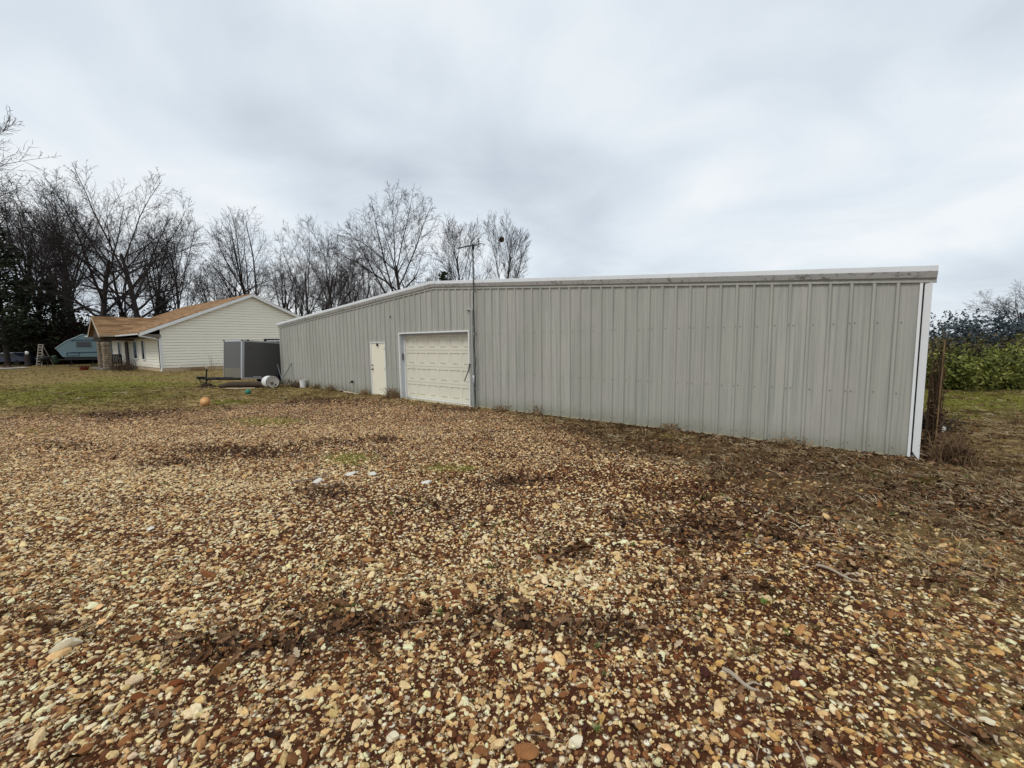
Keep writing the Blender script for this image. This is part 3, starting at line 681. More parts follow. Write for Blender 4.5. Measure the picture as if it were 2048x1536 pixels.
hk=M(); hk.tube([(8.80,-.013,2.02),(8.80,-.05,2.02),(8.80,-.06,1.97),(8.80,-.045,1.94)],.012,6)
hk.lathe([(.001,-.05),(.035,-.045),(.045,-.0),(.03,.04),(.001,.05)],10,Matrix.Translation((8.81,-.045,1.985))); hk.lathe([(.001,-.03),(.025,-.02),(.028,0),(.001,.03)],8,Matrix.Translation((8.775,-.035,2.03)))
hk.build('wreath_hook',MAT['dark'],door)
# garage opening
gf=M()
gf.box(GX0,GX0+.035,.0,.22,.0,GZ,1); gf.box(GX1-.035,GX1,.0,.22,.0,GZ,1); gf.box(GX0+.035,GX1-.035,0,.22,GZ-.035,GZ,1)
gf.box(GX0-.012,GX0+.032,-.045,.0,.0,GZ+.02); gf.box(GX1-.032,GX1+.012,-.045,0,.0,GZ+.02); gf.box(GX0+.032,GX1-.032,-.045,0,GZ-.02,GZ+.02)
gf.box(GX0+.035,GX0+.075,.16,.21,.0,GZ-.035); gf.box(GX1-.10,GX1-.035,.16,.21,0,GZ-.035); gf.box(GX0+.1,GX1-.1,.17,.21,GZ-.09,GZ-.035,1)
gf.build('garage_frame',[MAT['white'],MAT['jamb']],shed)
g=M(); gx0,gx1=GX0+.07,GX1-.07; secs=4; sh=(GZ-.05-.05)/secs; Y0=.215
def nested(mm,rects):
    for (r0,d0),(r1,d1) in zip(rects[:-1],rects[1:]):
        c0=[(r0[0],d0,r0[2]),(r0[1],d0,r0[2]),(r0[1],d0,r0[3]),(r0[0],d0,r0[3])]; c1=[(r1[0],d1,r1[2]),(r1[1],d1,r1[2]),(r1[1],d1,r1[3]),(r1[0],d1,r1[3])]
        for i in range(4): mm.quad(c0[i],c0[(i+1)%4],c1[(i+1)%4],c1[i])
    r,d=rects[-1]; mm.quad((r[0],d,r[2]),(r[1],d,r[2]),(r[1],d,r[3]),(r[0],d,r[3]))
ins=lambda r,k,kz=None:(r[0]+k,r[1]-k,r[2]+(kz or k),r[3]-(kz or k))
for i in range(secs):
    z0=.05+i*sh; z1=z0+sh
    g.quad((gx0,Y0+.016,z0-.004),(gx1,Y0+.016,z0-.004),(gx1,Y0,z0+.010),(gx0,Y0,z0+.010))
    g.quad((gx0,Y0,z1-.010),(gx1,Y0,z1-.010),(gx1,Y0+.016,z1-.004),(gx0,Y0+.016,z1-.004))
    cw=(gx1-gx0)/6
    for j in range(6):
        r=(gx0+j*cw,gx0+(j+1)*cw,z0+.010,z1-.010)
        nested(g,[(r,Y0),((r[0]+.04,r[1]-.04,r[2]+.085,r[3]-.085),Y0),((r[0]+.075,r[1]-.075,r[2]+.092,r[3]-.092),Y0+.032),((r[0]+.10,r[1]-.10,r[2]+.108,r[3]-.108),Y0+.032),((r[0]+.17,r[1]-.17,r[2]+.122,r[3]-.122),Y0+.002)])
gd=g.build('garage_door',MAT['garage'],shed)
M().box(gx0,gx1,Y0-.01,Y0+.03,.015,.045).build('bottom_seal',MAT['white'],gd)
M().box(GX0+.30,GX1+.10,-.06,.2,-.03,.012).build('garage_sill',simple('pale_sill',(.62,.58,.46),.8,.12,4),shed)
M().cbox(GX0+.035,GX0+.062,.055,.12,1.42,1.66,.006).build('keypad',simple('grey_keypad',(.12,.11,.10),.5,.3,30),shed)
lb=M(); lb.tube([(13.90,-.07,1.37),(13.86,-.085,1.15),(13.70,-.12,.80)],.018,6); lb.box(13.885,13.915,-.075,-.036,1.28,1.36)
lb.build('latch_bar',MAT['mast'],shed)
ob=M(); ob.cbox(6.84,6.92,-.10,-.03,.40,.50,.01); ob.tube([(6.88,-.09,.45),(6.88,-.16,.43),(6.88,-.17,.38)],.014,8); ob.lathe([(.001,0),(.035,0),(.035,.012),(.001,.012)],10,Matrix.Translation((6.97,-.06,.46))@Matrix.Rotation(R(90),4,'X'))
ob.build('hose_tap',MAT['black'],shed)
vh=M(); vh.tube([(9.75,-.03,3.06),(9.75,-.06,3.05),(9.77,-.07,2.98)],.016,7); vh.build('cable_clip',MAT['dark'],shed)
# conduit rising beside the mast, bending into the wall
cd=M(); cd.tube([(14.05,-.075,.0),(14.05,-.075,2.98),(14.04,-.075,3.03),(13.99,-.072,3.06),(13.82,-.05,3.055)],.036,10)
for zz in (.5,1.5,2.5): cd.box(13.995,14.105,-.078,-.030,zz-.02,zz+.02)
smooth_angle(cd.build('conduit',MAT['conduit'],shed))

# antenna mast standing against the wall
def wl(s,y,z=0): p=O2+A2*s+B2*y; return (p[0],p[1],z)
an=empty('antenna_mast',wl(14.19,-.13),-TH,'tall thin television antenna mast strapped to the grey wall beside the garage door','antenna')
smooth_angle(M().tube([(0,0,0),(0,0,3.2),(.02,0,4.93)],[.024,.022,.019],9).build('mast_pole',MAT['mast'],an))
bm_=M(); bm_.box(-.66,.36,-.008,.008,4.958,4.974); 
bm_.build('boom',MAT['mast'],an)
for i,xx in enumerate(np.linspace(-.63,-.12,9)): el=M(); el.tube([(xx,-.05-.002*i,4.966),(xx,.05+.002*i,4.966)],.009,5); el.tube([(xx,0,4.945),(xx,0,4.995)],.010,5); el.build('antenna_element',MAT['black'],an)
for xx,l in ((.05,.10),(.2,.13),(.33,.16)): M().tube([(xx,-l,4.966),(xx,l,4.966)],.009,5).build('antenna_element',MAT['black'],an)
el=M()
for a in (-.25,-.1,.12,.28): el.tube([(.24+.1*a,-.08,4.966+a*.45),(.24+.1*a,.08,4.966+a*.7)],.011,5)
el.tube([(.225,0,4.85),(.27,0,5.09)],.012,5); el.build('reflector',MAT['black'],an)
rt=M(); rt.lathe([(.001,4.82),(.035,4.83),(.042,4.88),(.035,4.93),(.001,4.94)],12,Matrix.Translation((.02,0,0))); rt.cbox(-.03,.08,-.03,.03,4.935,4.985,.008); rt.build('rotor',MAT['black'],an)
cb=M(); pts=[]
for i in range(60):
    t=i/59; z=4.7*(1-t)+.1*t; bulge=.035*math.sin(t*40)*(1 if .5<t<.95 else .3)
    pts.append((.03+bulge*.8+(.05 if .68<t<.76 else 0),-.03-.01*math.sin(t*23),z))
cb.tube(pts,.008,5); cb.build('cable',MAT['rubber'],an)
for zz in (.6,2.3,3.6): st=M(); st.box(-.03,.03,.02,.10,zz-.02,zz+.02); st.lathe([(.028,-.02),(.028,.02)],10,Matrix.Translation((0,0,zz))); st.build('wall_strap',MAT['galv'],an)
gb=M().lathe([(.001,-.16),(.03,-.15),(.036,-.05),(.036,.06),(.03,.13),(.001,.14)],12,Matrix.Translation((.0,-.06,.88))).build('splice_cover',MAT['silver'],an,smooth=True)

# ------------------------------------------------------------------ house
PHI=.678; HC=Vector((-28.265,35.102,0))
house=empty('white_house',HC,-PHI,'single storey cream sided house with brown shingle roof and front porch','house')
HU=20.; HD=13.84; OH=1.3; ZE=3.03; SL=.4406; ZP=6.652; PV=HD/2; FZ=.28
def hrz(v): return ZE+(min(v,HD-v)+OH)*SL if v<=HD/2 else ZE+(HD-v+OH)*SL
# local: x=-u (u runs away along the front), y=v
WT=2.78
def course_wall(mm,fn,length,z0,z1,h=.232,lim=None):
    """lapped boards; fn(t,off,z)->point, lim(z)->(t0,t1)"""
    z=z0
    while z<z1-1e-6:
        zt=min(z+h,z1); a0,a1=lim(z) if lim else (0,length); b0,b1=lim(zt) if lim else (0,length)
        if a1-a0>.02:
            e=.045 if zt<z1-1e-6 else 0
            c0,c1=a0+(b0-a0)*(1-e/h),a1+(b1-a1)*(1-e/h)
            mm.quad(fn(a0,.065,z),fn(a1,.065,z),fn(c1,.050,zt-e),fn(c0,.050,zt-e))
            if e: mm.quad(fn(c0,.050,zt-e),fn(c1,.050,zt-e),fn(b1,.0,zt-.02),fn(b0,.0,zt-.02)); mm.quad(fn(b0,.0,zt-.02),fn(b1,.0,zt-.02),fn(b1,.0,zt),fn(b0,.0,zt))
            mm.quad(fn(a0,.0,z),fn(a1,.0,z),fn(a1,.065,z),fn(a0,.065,z))
        z=zt
gw=M()
def glim(z):
    if z<=3.56: return (0,HD)
    k=(z-3.56)/SL; return (k*.97,HD-k*.97) if k<HD/2 else (HD/2,HD/2)
course_wall(gw,lambda t,o,z:(o,t,z),HD,FZ,ZP-.02,lim=glim)
course_wall(gw,lambda t,o,z:(-HU-o,t,z),HD,FZ,ZP-.02,lim=glim)
course_wall(gw,lambda t,o,z:(-t,-o,z),HU,FZ,WT)
course_wall(gw,lambda t,o,z:(-t,HD+o,z),HU,FZ,WT)
gw.build('wall',MAT['siding'],house)
M().box(-HU-.01,.012,-.012,HD+.012,-.1,FZ).build('foundation',MAT['concrete'],house)
for xx,yy in ((0,0),(0,HD),(-HU,0),(-HU,HD)): ct=M(); ct.box(xx-.08,xx+.08,yy-.08,yy+.08,FZ-.02,WT+.15); ct.build('corner_board',MAT['white'],house)
rf=M(); TK=.14
for x0,x1 in ((-HU-.45,.36),):
    for v0,v1,z0,z1 in ((-OH,PV,ZE,ZP),(HD+OH,PV,ZE,ZP)):
        rf.add([(x0,v0,z0),(x1,v0,z0),(x1,v1,z1),(x0,v1,z1),(x0,v0,z0+TK),(x1,v0,z0+TK),(x1,v1,z1+TK),(x0,v1,z1+TK)],[(4,5,6,7),(0,4,7,3),(1,2,6,5),(0,1,5,4),(2,3,7,6)])
roof=rf.build('roof',MAT['shingle'],house)
for x0 in (.33,-HU-.45):
    for v0,v1 in ((-OH-.02,PV),(HD+OH+.02,PV)):
        z0=ZE-.03;z1=ZP-.02
        rk=M(); rk.add([(x0,v0,z0-.14),(x0,v1,z1-.14),(x0,v1,z1+.12),(x0,v0,z0+.12),(x0+.045,v0,z0-.14),(x0+.045,v1,z1-.14),(x0+.045,v1,z1+.12),(x0+.045,v0,z0+.12)],[(0,1,2,3),(7,6,5,4),(0,4,5,1),(3,2,6,7),(0,3,7,4)]); rk.build('fascia',MAT['white'],house)
sf=M()
for v0,v1 in ((-OH+.05,0.0),(HD+OH-.05,HD)):
    sf.quad((-HU-.4,v0,WT-.02),(.27,v0,WT-.02),(.27,v1,WT-.02),(-HU-.4,v1,WT-.02))
for v0,v1,z0,z1 in ((-OH,PV,ZE,ZP),(HD+OH,PV,ZE,ZP)): sf.quad((.03,v0,z0-.02),(.33,v0,z0-.02),(.33,v1,z1-.02),(.03,v1,z1-.02))
sf.box(.0,.26,-OH+.04,-.0,WT-.015,ZE-.02)
sf.build('soffit',simple('brown_soffit',(.17,.15,.12),.8,.2),house)
gt=M()
GP=[(-.0,0),(-.12,.0),(-.13,.06),(-.13,.11),(-.115,.11),(-.115,.015),(0,.015)]
gt.prismx([(-OH+y,ZE-.06+z) for y,z in GP],-8.4,.33)
gt.build('gutter',MAT['white'],house)
dn=M(); dn.tube([(.28,-OH-.06,ZE-.06),(.28,-OH-.06,ZE-.16),(.20,-.35,ZE-.36),(.10,-.09,ZE-.48),(.10,-.09,.1),(.13,-.2,.05)],.045,8)
dn.build('downspout',MAT['white'],house)
# facade openings (proud frames on the siding)
def opening(name,u0,u1,z0,z1,mat,fm,y=-.085,parent=house):
    a=M(); a.box(-u1,-u0,y-.02,y+.02,z0,z1); ob_=a.build(name,mat,parent)
    b=M(); t=.09; b.box(-u1-t,-u1,y-.05,y+.02,z0-t,z1+t); b.box(-u0,-u0+t,y-.05,y+.02,z0-t,z1+t); b.box(-u1,-u0,y-.05,y+.02,z1,z1+t); b.box(-u1,-u0,y-.05,y+.02,z0-t,z0)
    b.build('frame',fm,ob_); return ob_
opening('window',4.9,5.75,.95,2.55,MAT['glass'],MAT['white'])
opening('window',14.6,15.6,1.0,2.5,MAT['glass'],MAT['white'])
opening('window',7.6,8.9,1.0,2.5,MAT['glass'],MAT['white'])
opening('door',11.3,12.25,.32,2.45,MAT['brown'],MAT['darkwood'])
M().box(-.34,-.08,-.10,-.07,.3,2.7).build('dark_board',simple('dark_brown_board',(.035,.026,.02),.8,.2),house)  # narrow dark brown upright board on the front near the corner
# gable window
gx=M(); gx.box(.06,.09,7.77,9.7,.95,2.66); gwin=gx.build('window',MAT['dark'],house)
b=M(); b.box(.09,.115,8.0,9.5,2.42,2.52); b.box(.09,.115,7.98,8.06,1.1,2.52); b.box(.09,.115,8.06,9.5,1.1,1.2); b.box(.09,.115,8.72,8.78,1.2,2.42); b.build('frame',MAT['white'],gwin)
# porch roof (cross gable) and posts
pr=M(); U0,U1,U2=8.3,11.17,14.04; ZR=4.74; VP0=-2.45
for ua,ub in ((U0,U1),(U2,U1)):
    pr.add([(-ua,VP0,ZE),(-ub,VP0,ZR),(-ub,2.9,ZR),(-ua,-.4,ZE),(-ua,VP0,ZE+TK),(-ub,VP0,ZR+TK),(-ub,2.9,ZR+TK),(-ua,-.4,ZE+TK)],[(4,5,6,7),(0,4,7,3),(0,1,5,4),(0,3,2,1)])
pr.build('porch_roof',MAT['shingle'],house)
pg=M(); pg.prism([(-U2+.35,ZE-.1),(-U0-.35,ZE-.1),(-U1,ZR-.15)],VP0+.25,VP0+.3); pg.build('porch_gable',MAT['brown'],house)
pf=M()
for ua,ub in ((U0-.03,U1),(U2+.03,U1)):
    pf.add([(-ua,VP0-.04,ZE-.15),(-ub,VP0-.04,ZR-.13),(-ub,VP0-.04,ZR+.1),(-ua,VP0-.04,ZE+.1),(-ua,VP0,ZE-.15),(-ub,VP0,ZR-.13),(-ub,VP0,ZR+.1),(-ua,VP0,ZE+.1)],[(0,1,2,3),(7,6,5,4),(0,4,5,1),(3,2,6,7),(0,3,7,4)])
pf.build('porch_fascia',MAT['plank'],house)
pgut=M(); pgut.box(-U0+.0,-U0+.12,VP0,-OH-.0,ZE-.05,ZE+.06); pgut.build('porch_gutter',simple('tan_gutter',(.42,.36,.27),.6,.1,2),house)
bmn=M(); bmn.box(-U2+.3,-U0-.2,-2.1,-1.9,ZE-.42,ZE-.14); bmn.box(-U0-.4,-U0-.2,-2.4,-.05,ZE-.42,ZE-.14); bmn.build('porch_beam',MAT['darkwood'],house)
M().box(-U2+.1,-U0-.05,-2.4,-.02,-.05,.16).build('porch_slab',simple('porch_concrete',(.22,.2,.17),.9,.2,3),house)
r2=np.random.default_rng(4)
def pillar(uc,vc):
    mm=M(); hw=.27; z=0.; mm.box(-uc-hw+.06,-uc+hw-.06,vc-hw+.06,vc+hw-.06,-.05,ZE-.42,1)
    while z<ZE-.55:
        h=r2.uniform(.13,.30); h=min(h,ZE-.43-z)
        for face in range(4):
            t=-hw
            while t<hw-.03:
                wd=min(r2.uniform(.18,.5),hw-t); d=r2.uniform(.0,.05)
                a,b_=t+.012,t+wd-.012
                if b_-a>.03:
                    if face==0: mm.cbox(-uc+a,-uc+b_,vc-hw-d,vc-hw+.12,z+.012,z+h-.012,.03)
                    elif face==1: mm.cbox(-uc+a,-uc+b_,vc+hw-.12,vc+hw+d,z+.012,z+h-.012,.03)
                    elif face==2: mm.cbox(-uc-hw-d,-uc-hw+.12,vc+a,vc+b_,z+.012,z+h-.012,.03)
                    else: mm.cbox(-uc+hw-.12,-uc+hw+d,vc+a,vc+b_,z+.012,z+h-.012,.03)
                t+=wd
        z+=h
    return mm.build('stone_pillar',[MAT['rock'],MAT['mortar']],house)
pillar(8.75,-2.0); pillar(11.0,-2.0)

def hp(u,v,z=0):
    q=HC+Vector((-u*math.cos(PHI)+v*math.sin(PHI), u*math.sin(PHI)+v*math.cos(PHI),0)); return (q.x,q.y,z)
# porch chair
ch=empty('porch_chair',hp(9.9,-1.3,.0),R(20),'black slatted rocking chair on the stone pillar porch','chair')
c_=M(); c_.cbox(-.36,.36,-.34,.32,.50,.58,.02); c_.build('seat',MAT['dark'],ch)
c_=M()
for i in range(6): c_.cbox(-.36+i*.122,-.36+i*.122+.105,.30,.34,.56,1.38,.01)
c_.box(-.38,.38,.28,.30,1.28,1.38); c_.build('backrest',MAT['dark'],ch)
for sx_ in (-1,1):
    M().cbox(sx_*.40-.05,sx_*.40+.05,-.38,.32,.80,.85,.01).build('armrest',MAT['dark'],ch)
    l_=M(); l_.box(sx_*.38-.03,sx_*.38+.03,-.33,-.27,.16,.80); l_.box(sx_*.38-.03,sx_*.38+.03,.26,.32,.16,1.3); l_.build('leg',MAT['dark'],ch)
    M().tube([(sx_*.38,-.55,.26),(sx_*.38,-.3,.17),(sx_*.38,0,.14),(sx_*.38,.35,.17),(sx_*.38,.6,.27)],.03,6).build('rocker',MAT['dark'],ch)
ta=empty('porch_side_table',hp(10.9,-.7,0),0,'low dark side table between the stone pillar and rocking chair','table')
M().cbox(-.32,.32,-.3,.3,.52,.57,.01).build('tabletop',MAT['dark'],ta)
for a in (-1,1):
    for b_ in (-1,1): M().box(a*.27-.025,a*.27+.025,b_*.25-.025,b_*.25+.025,.15,.52).build('leg',MAT['dark'],ta)
# red planter pot beside pillar
pl=empty('planter',hp(10.9,-3.3,0),0,'dull red planter tub in front of the stone pillar','planter')
M().lathe([(.001,0),(.26,0),(.32,.20),(.34,.21),(.34,.25),(.30,.25),(.28,.21),(.001,.20)],18).build('tub',MAT['red'],pl,smooth=False)
q=M()
for i in range(60):
    a=random.uniform(0,6.28); r_=random.uniform(0,.35); h=random.uniform(.1,.35); p=Vector((r_*math.cos(a),r_*math.sin(a),.2)); e_=p+Vector((math.cos(a)*.2,math.sin(a)*.2,h)); q.tube([p,(p+e_)/2+Vector((0,0,.05)),e_],[.008,.006,.003],3)
q.build('dead_stems',MAT['redleaf'],pl)

# ------------------------------------------------------------------ cargo trailer parked beside the shed
tx=np.array([-.53,-.848]); ang=math.atan2(tx[1],tx[0])   # local +x points along the tongue
# body front right corner (seen from outside) lies at F
Fp=np.array([-13.62,21.78]); lf=np.array([tx[1],-tx[0]])
TL,TW,TB,TT=3.7,1.85,.40,2.30
cen=Fp+lf*(TW/2)
tr=empty('cargo_trailer',(cen[0],cen[1],0),label='charcoal enclosed cargo trailer with silver corner posts and black tongue',cat='trailer',rot=(0,R(-4.0),ang))
bd=M(); bd.cbox(-TL,0,-TW/2,TW/2,TB,TT,.03); bd.build('body',MAT['trailer'],tr)
cp=M()
for sy_ in (-1,1):
    cp.box(-.10,.012,sy_*TW/2-.012,sy_*TW/2+.012,TB-.02,TT+.01); cp.box(-.012,.014,(TW/2-.10 if sy_>0 else -TW/2),(TW/2 if sy_>0 else -TW/2+.02),TB-.02,TT+.01)
    cp.box(-TL,-.1,sy_*TW/2-.014,sy_*TW/2+.014,TT-.06,TT+.012)
    cp.box(-TL,0,sy_*TW/2-.016,sy_*TW/2+.016,TB-.05,TB+.03)
cp.box(-.01,.014,-TW/2+.12,TW/2-.12,TT-.06,TT+.012)
cp.build('corner_trim',MAT['silver'],tr)
M().box(.002,.016,-TW/2+.12,TW/2-.12,TB,TB+.48).build('stone_guard',MAT['tread'],tr)
M().box(-TL,0,-TW/2,TW/2,TT,TT+.02).build('roof_skin',MAT['silver'],tr)
for yy in (-TW/2+.02,TW/2-.02):
    M().cbox(-.34,-.22,yy-.05,yy+.05,TT-.01,TT+.05,.01).build('marker_light',MAT['dark'],tr); M().cbox(-.02,.03,yy-.05,yy+.05,TT-.03,TT+.03,.01).build('marker_light',MAT['dark'],tr)
tg=M(); 
for sy_ in (-1,1): tg.tube([(-.1,sy_*.62,TB-.06),(1.35,sy_*.04,TB-.06)],.055,4)
tg.cbox(1.25,1.62,-.06,.06,TB-.08,TB+.05,.02); tg.box(.1,.9,-.30,.30,TB-.02,TB+.01); tg.build('tongue',MAT['black'],tr)
jk=M(); jk.tube([(1.2,.0,.0),(1.2,.0,.82)],.035,8); jk.tube([(1.2,0,.80),(1.32,.0,.84)],.015,6); jk.cbox(1.15,1.25,-.05,.05,.03,.06,.01); jk.build('jack',MAT['black'],tr)
cap=M().lathe([(.001,.0),(.03,.01),(.03,.1),(.001,.12)],10,Matrix.Translation((1.2,0,.82))).build('jack_cap',MAT['plank'],tr)
for sy_ in (-1,1): chn=M(); chn.tube([(1.05,sy_*.1,TB-.1),(1.2,sy_*.22,TB-.30),(1.38,sy_*.18,TB-.25),(1.5,sy_*.05,TB-.08)],.018,5); chn.build('safety_chain',MAT['black'],tr)
for sy_ in (-1,1):
    wh=M().lathe([(.2,-.1),(.31,-.11),(.335,-.06),(.335,.06),(.31,.11),(.2,.1)],24,Matrix.Translation((-2.1,sy_*(TW/2+.13),.33))@Matrix.Rotation(R(90),4,'X')).build('wheel',MAT['rubber'],tr,smooth=True)
    M().lathe([(.001,-.03),(.06,-.05),(.14,-.02),(.2,-.08),(.2,.08),(.001,.05)],16,Matrix.Translation((-2.1,sy_*(TW/2+.13),.33))@Matrix.Rotation(R(90),4,'X')).build('rim',MAT['silver'],wh)
    fd=M(); arc=[(-2.1+.44*math.cos(R(a)),.33+.44*math.sin(R(a))) for a in range(10,171,20)]
    fd.add([(x_,yq,z_) for x_,z_ in arc for yq in (sy_*TW/2,sy_*(TW/2+.26))],[(2*i,2*i+1,2*i+3,2*i+2) for i in range(len(arc)-1)]); fd.build('fender',MAT['black'],tr)
M().box(-.95,-.55,TW/2+.001,TW/2+.01,TB+.04,TB+.09).build('side_reflector',MAT['silver'],tr); M().box(-2.6,-2.3,TW/2+.001,TW/2+.006,TB+.12,TB+.34).build('side_plate',simple('pinkish_plate',(.22,.16,.15),.6,.2,6),tr)
# block under the jack
jp=cen+tx*1.2
bk=M(); bk.cbox(-.36,.36,-.16,.16,0,.09,.015); bk.cbox(-.2,.22,-.14,.14,.09,.19,.015); o=bk.build('jack_block',MAT['darkwood']); o.location=(jp[0],jp[1],-.02); o.rotation_euler=(0,0,.3)
tag(o,'stacked dark timber blocks under the cargo trailer tongue jack','block')
# log lying in front of trailer
lg=M(); P_=[(-.0,0,.12),(.5,.02,.21),(1.1,-.01,.2),(1.7,.02,.2),(2.15,0,.19)]
lg.tube(P_,[.09,.13,.15,.14,.15],14); o=lg.build('log',MAT['darkwood'],smooth=False); smooth_angle(o,50); o.location=(-14.05,20.75,-.05); o.rotation_euler=(0,0,R(3)); tag(o,'weathered dark log lying on the grass below the trailer side','log')
o=M().cbox(-.62,.62,-.07,.07,0,.03,.005).build('board',MAT['plank']); o.location=(-12.7,20.2,.02); o.rotation_euler=(0,0,.09); tag(o,'thin pale board lying in the grass in front of the log','board')

# ------------------------------------------------------------------ drum, bucket, balls, bits by the shed corner
dr=empty('plastic_drum',(-11.55,20.65,.285),label='white plastic drum lying on its side at the shed corner',cat='drum',rot=(0,R(88),R(-46)))
smooth_angle(M().lathe([(.001,-.44),(.25,-.44),(.275,-.42),(.285,-.36),(.285,-.20),(.278,-.18),(.285,-.16),(.285,.14),(.278,.16),(.285,.18),(.285,.36),(.275,.42),(.265,.44)],28).build('barrel',MAT['drum'],dr),30)
smooth_angle(M().lathe([(.265,.44),(.27,.455),(.25,.46),(.245,.43),(.001,.42)],28).build('lid',simple('grey_lid',(.50,.47,.42),.6,.25,6),dr),30)
smooth_angle(M().lathe([(.284,.405),(.296,.41),(.298,.45),(.284,.455)],28).build('clamp_ring',MAT['dark'],dr),30)
bg=M(); bg.lathe([(.001,.46),(.035,.46),(.035,.44)],10,Matrix.Translation((.13,.1,-.0))); bg.build('bung',MAT['dark'],dr)
hs=M(); hs.tube([(.0,-.12,.43),(.05,-.1,.52),(.1,-.05,.5),(.06,.02,.46),(-.02,-.04,.47)],.016,6); hs.build('strap',MAT['dark'],dr)
# poles and wire leaning behind the drum
for nm,p0,p1,rad,lab in (('pole',(-11.35,20.9,.0),(-11.05,22.2,1.45),.022,'longer dark pole leaning from the white drum to the shed corner'),('stake',(-11.2,21.2,.02),(-12.05,22.3,1.05),.02,'short grey stake crossing the leaning pole behind the white drum')):
    o=M().tube([tuple(np.array(p0)-np.array(p0)),tuple((np.array(p1)-np.array(p0))*.5+np.array([0,0,-.02])),tuple(np.array(p1)-np.array(p0))],[rad,rad,rad*.9],7).build(nm,MAT['mast']); o.location=p0; tag(o,lab,'pole')
wv=M(); rr=random.Random(5)
for i in range(26):
    a=rr.uniform(0,6.28); c0=Vector((rr.uniform(-.3,.3),rr.uniform(-.25,.25),0)); rad=rr.uniform(.2,.5)
    wv.tube([c0+Vector((rad*math.cos(a+t*1.4),rad*math.sin(a+t*1.4)*.8,.03+.4*math.sin(t*math.pi)*rr.uniform(.3,1))) for t in np.linspace(0,1,7)],.007,4)
o=wv.build('brush_tangle',MAT['vine']); o.location=(-11.0,20.7,0); tag(o,'low tangle of brown vines beside the white drum','brush')
bu=empty('bucket',(-9.98,20.62,0),0,'small white plastic bucket against the grey shed wall','bucket')
smooth_angle(M().lathe([(.001,.0),(.125,0),(.15,.33),(.16,.335),(.16,.36),(.146,.36),(.12,.02),(.001,.02)],20).build('pail',MAT['drum'],bu),40)
M().tube([(.15*math.cos(a),-.02-.13*math.sin(a)*.2,.33-.14*math.sin(a)) for a in np.linspace(0,math.pi,9)],.006,5).build('handle',MAT['galv'],bu)
tb=M(); tb.lathe([(.001,-.16),(.12,-.16),(.14,0),(.12,.15),(.001,.16)],12,Matrix.Translation((0,0,.12))@Matrix.Rotation(R(90),4,'Y')); o=tb.build('scrap_can',MAT['darkwood']); o.location=(-10.35,20.65,0); tag(o,'dark tipped can half hidden in weeds left of the white bucket','can')
def ball(name,loc,r_,mat,lab,band=None):
    o=empty(name,loc,0,lab,'ball')
    M().lathe([(max(.001,r_*math.sin(a)),-r_*math.cos(a)) for a in np.linspace(0,math.pi,17)],26).build('shell',mat,o,smooth=True)
    q=M(); pts=[(r_*1.004*math.cos(a),r_*1.004*math.sin(a)*.3,r_*1.004*math.sin(a)*.954) for a in np.linspace(0,6.283,33)]; q.tube(pts,r_*.025,5,cap=False); q.build('seam',MAT['wood'] if band is None else band,o)
    return o
ball('ball',(-10.46,14.66,.125),.155,MAT['orange'],'orange playground ball on the dead lawn')
ball('toy_ball',(-11.06,18.06,.085),.108,MAT['green'],'small green ball lying in the grass near the white drum',MAT['green'])
o=M().cbox(-.55,.55,-.05,.05,0,.03,.006).build('plank',MAT['plank']); p=wl(7.2,-.28); o.location=(p[0],p[1],.01); o.rotation_euler=(0,R(2),-TH+.06); tag(o,'pale wooden plank on the ground left of the cream door','plank')
o=M().tube([(0,0,0),(-.25,.02,.28)],.012,5).build('stick',MAT['dry']); p=wl(6.75,-.25); o.location=(p[0],p[1],0.02); tag(o,'dry stick tilted up at the left end of the plank','stick')

def rock_obj(name,loc,sz,mat,label,seed,cat='rock',rz=0):
    me=rock_protos(1,seed,flat=1.,sub=4,cuts=22,hr=(.42,.8))[0]; me.materials.append(mat)
    V=np.zeros(len(me.vertices)*3,np.float32); me.vertices.foreach_get('co',V); V=V.reshape(-1,3)*np.array(sz,np.float32); me.vertices.foreach_set('co',V.ravel()); me.update()
    o=bpy.data.objects.new(name,me); COL.objects.link(o); z=float(height(np.array([loc[0]]),np.array([loc[1]]))[0])
    o.location=(loc[0],loc[1],z+loc[2]); o.rotation_euler=(.1,-.15,rz); return tag(o,label,cat)
rock_obj('flat_rock',(-3.0,2.72,.03),(.125,.075,.055),MAT['limestone'],'large flat cream limestone slab at the left of the leaf drift',101,rz=.7)
rock_obj('white_rock',(-2.86,6.22,.02),(.13,.08,.05),MAT['whitestone'],'bright white stone with dark stick shadows in the middle gravel',102,rz=.3)
rock_obj('white_rock',(-2.52,6.6,.01),(.16,.11,.045),MAT['whitestone'],'widest white chalky stone patch in the middle gravel',103,rz=.1)
rock_obj('white_rock',(-2.16,6.5,.02),(.08,.10,.055),MAT['whitestone'],'pointed white stone right of the widest white one',104,rz=1.)
rock_obj('white_rock',(-1.27,6.12,.01),(.13,.07,.035),MAT['whitestone'],'low white stone half sunk in mid yard gravel near the dark drift',105,rz=.2)
rock_obj('white_rock',(-4.0,4.62,.015),(.07,.05,.035),MAT['whitestone'],'lone white pebble alone in the left gravel',106,rz=-.5)
rock_obj('cobble',(.19,2.62,.02),(.035,.03,.025),MAT['limestone'],'cream cobble in the foreground gravel right of centre',107)
rock_obj('cobble',(2.46,2.08,.02),(.055,.04,.03),MAT['limestone'],'long cream cobble at the lower right edge of the gravel',108,rz=-.5)
rock_obj('cobble',(-.62,2.02,.02),(.05,.045,.035),MAT['limestone'],'square tan cobble near the bottom centre of the gravel',109,rz=.3)
rock_obj('cobble',(.30,1.98,.02),(.045,.05,.035),MAT['limestone'],'pale rounded cobble at the bottom right of centre',110,rz=.3)
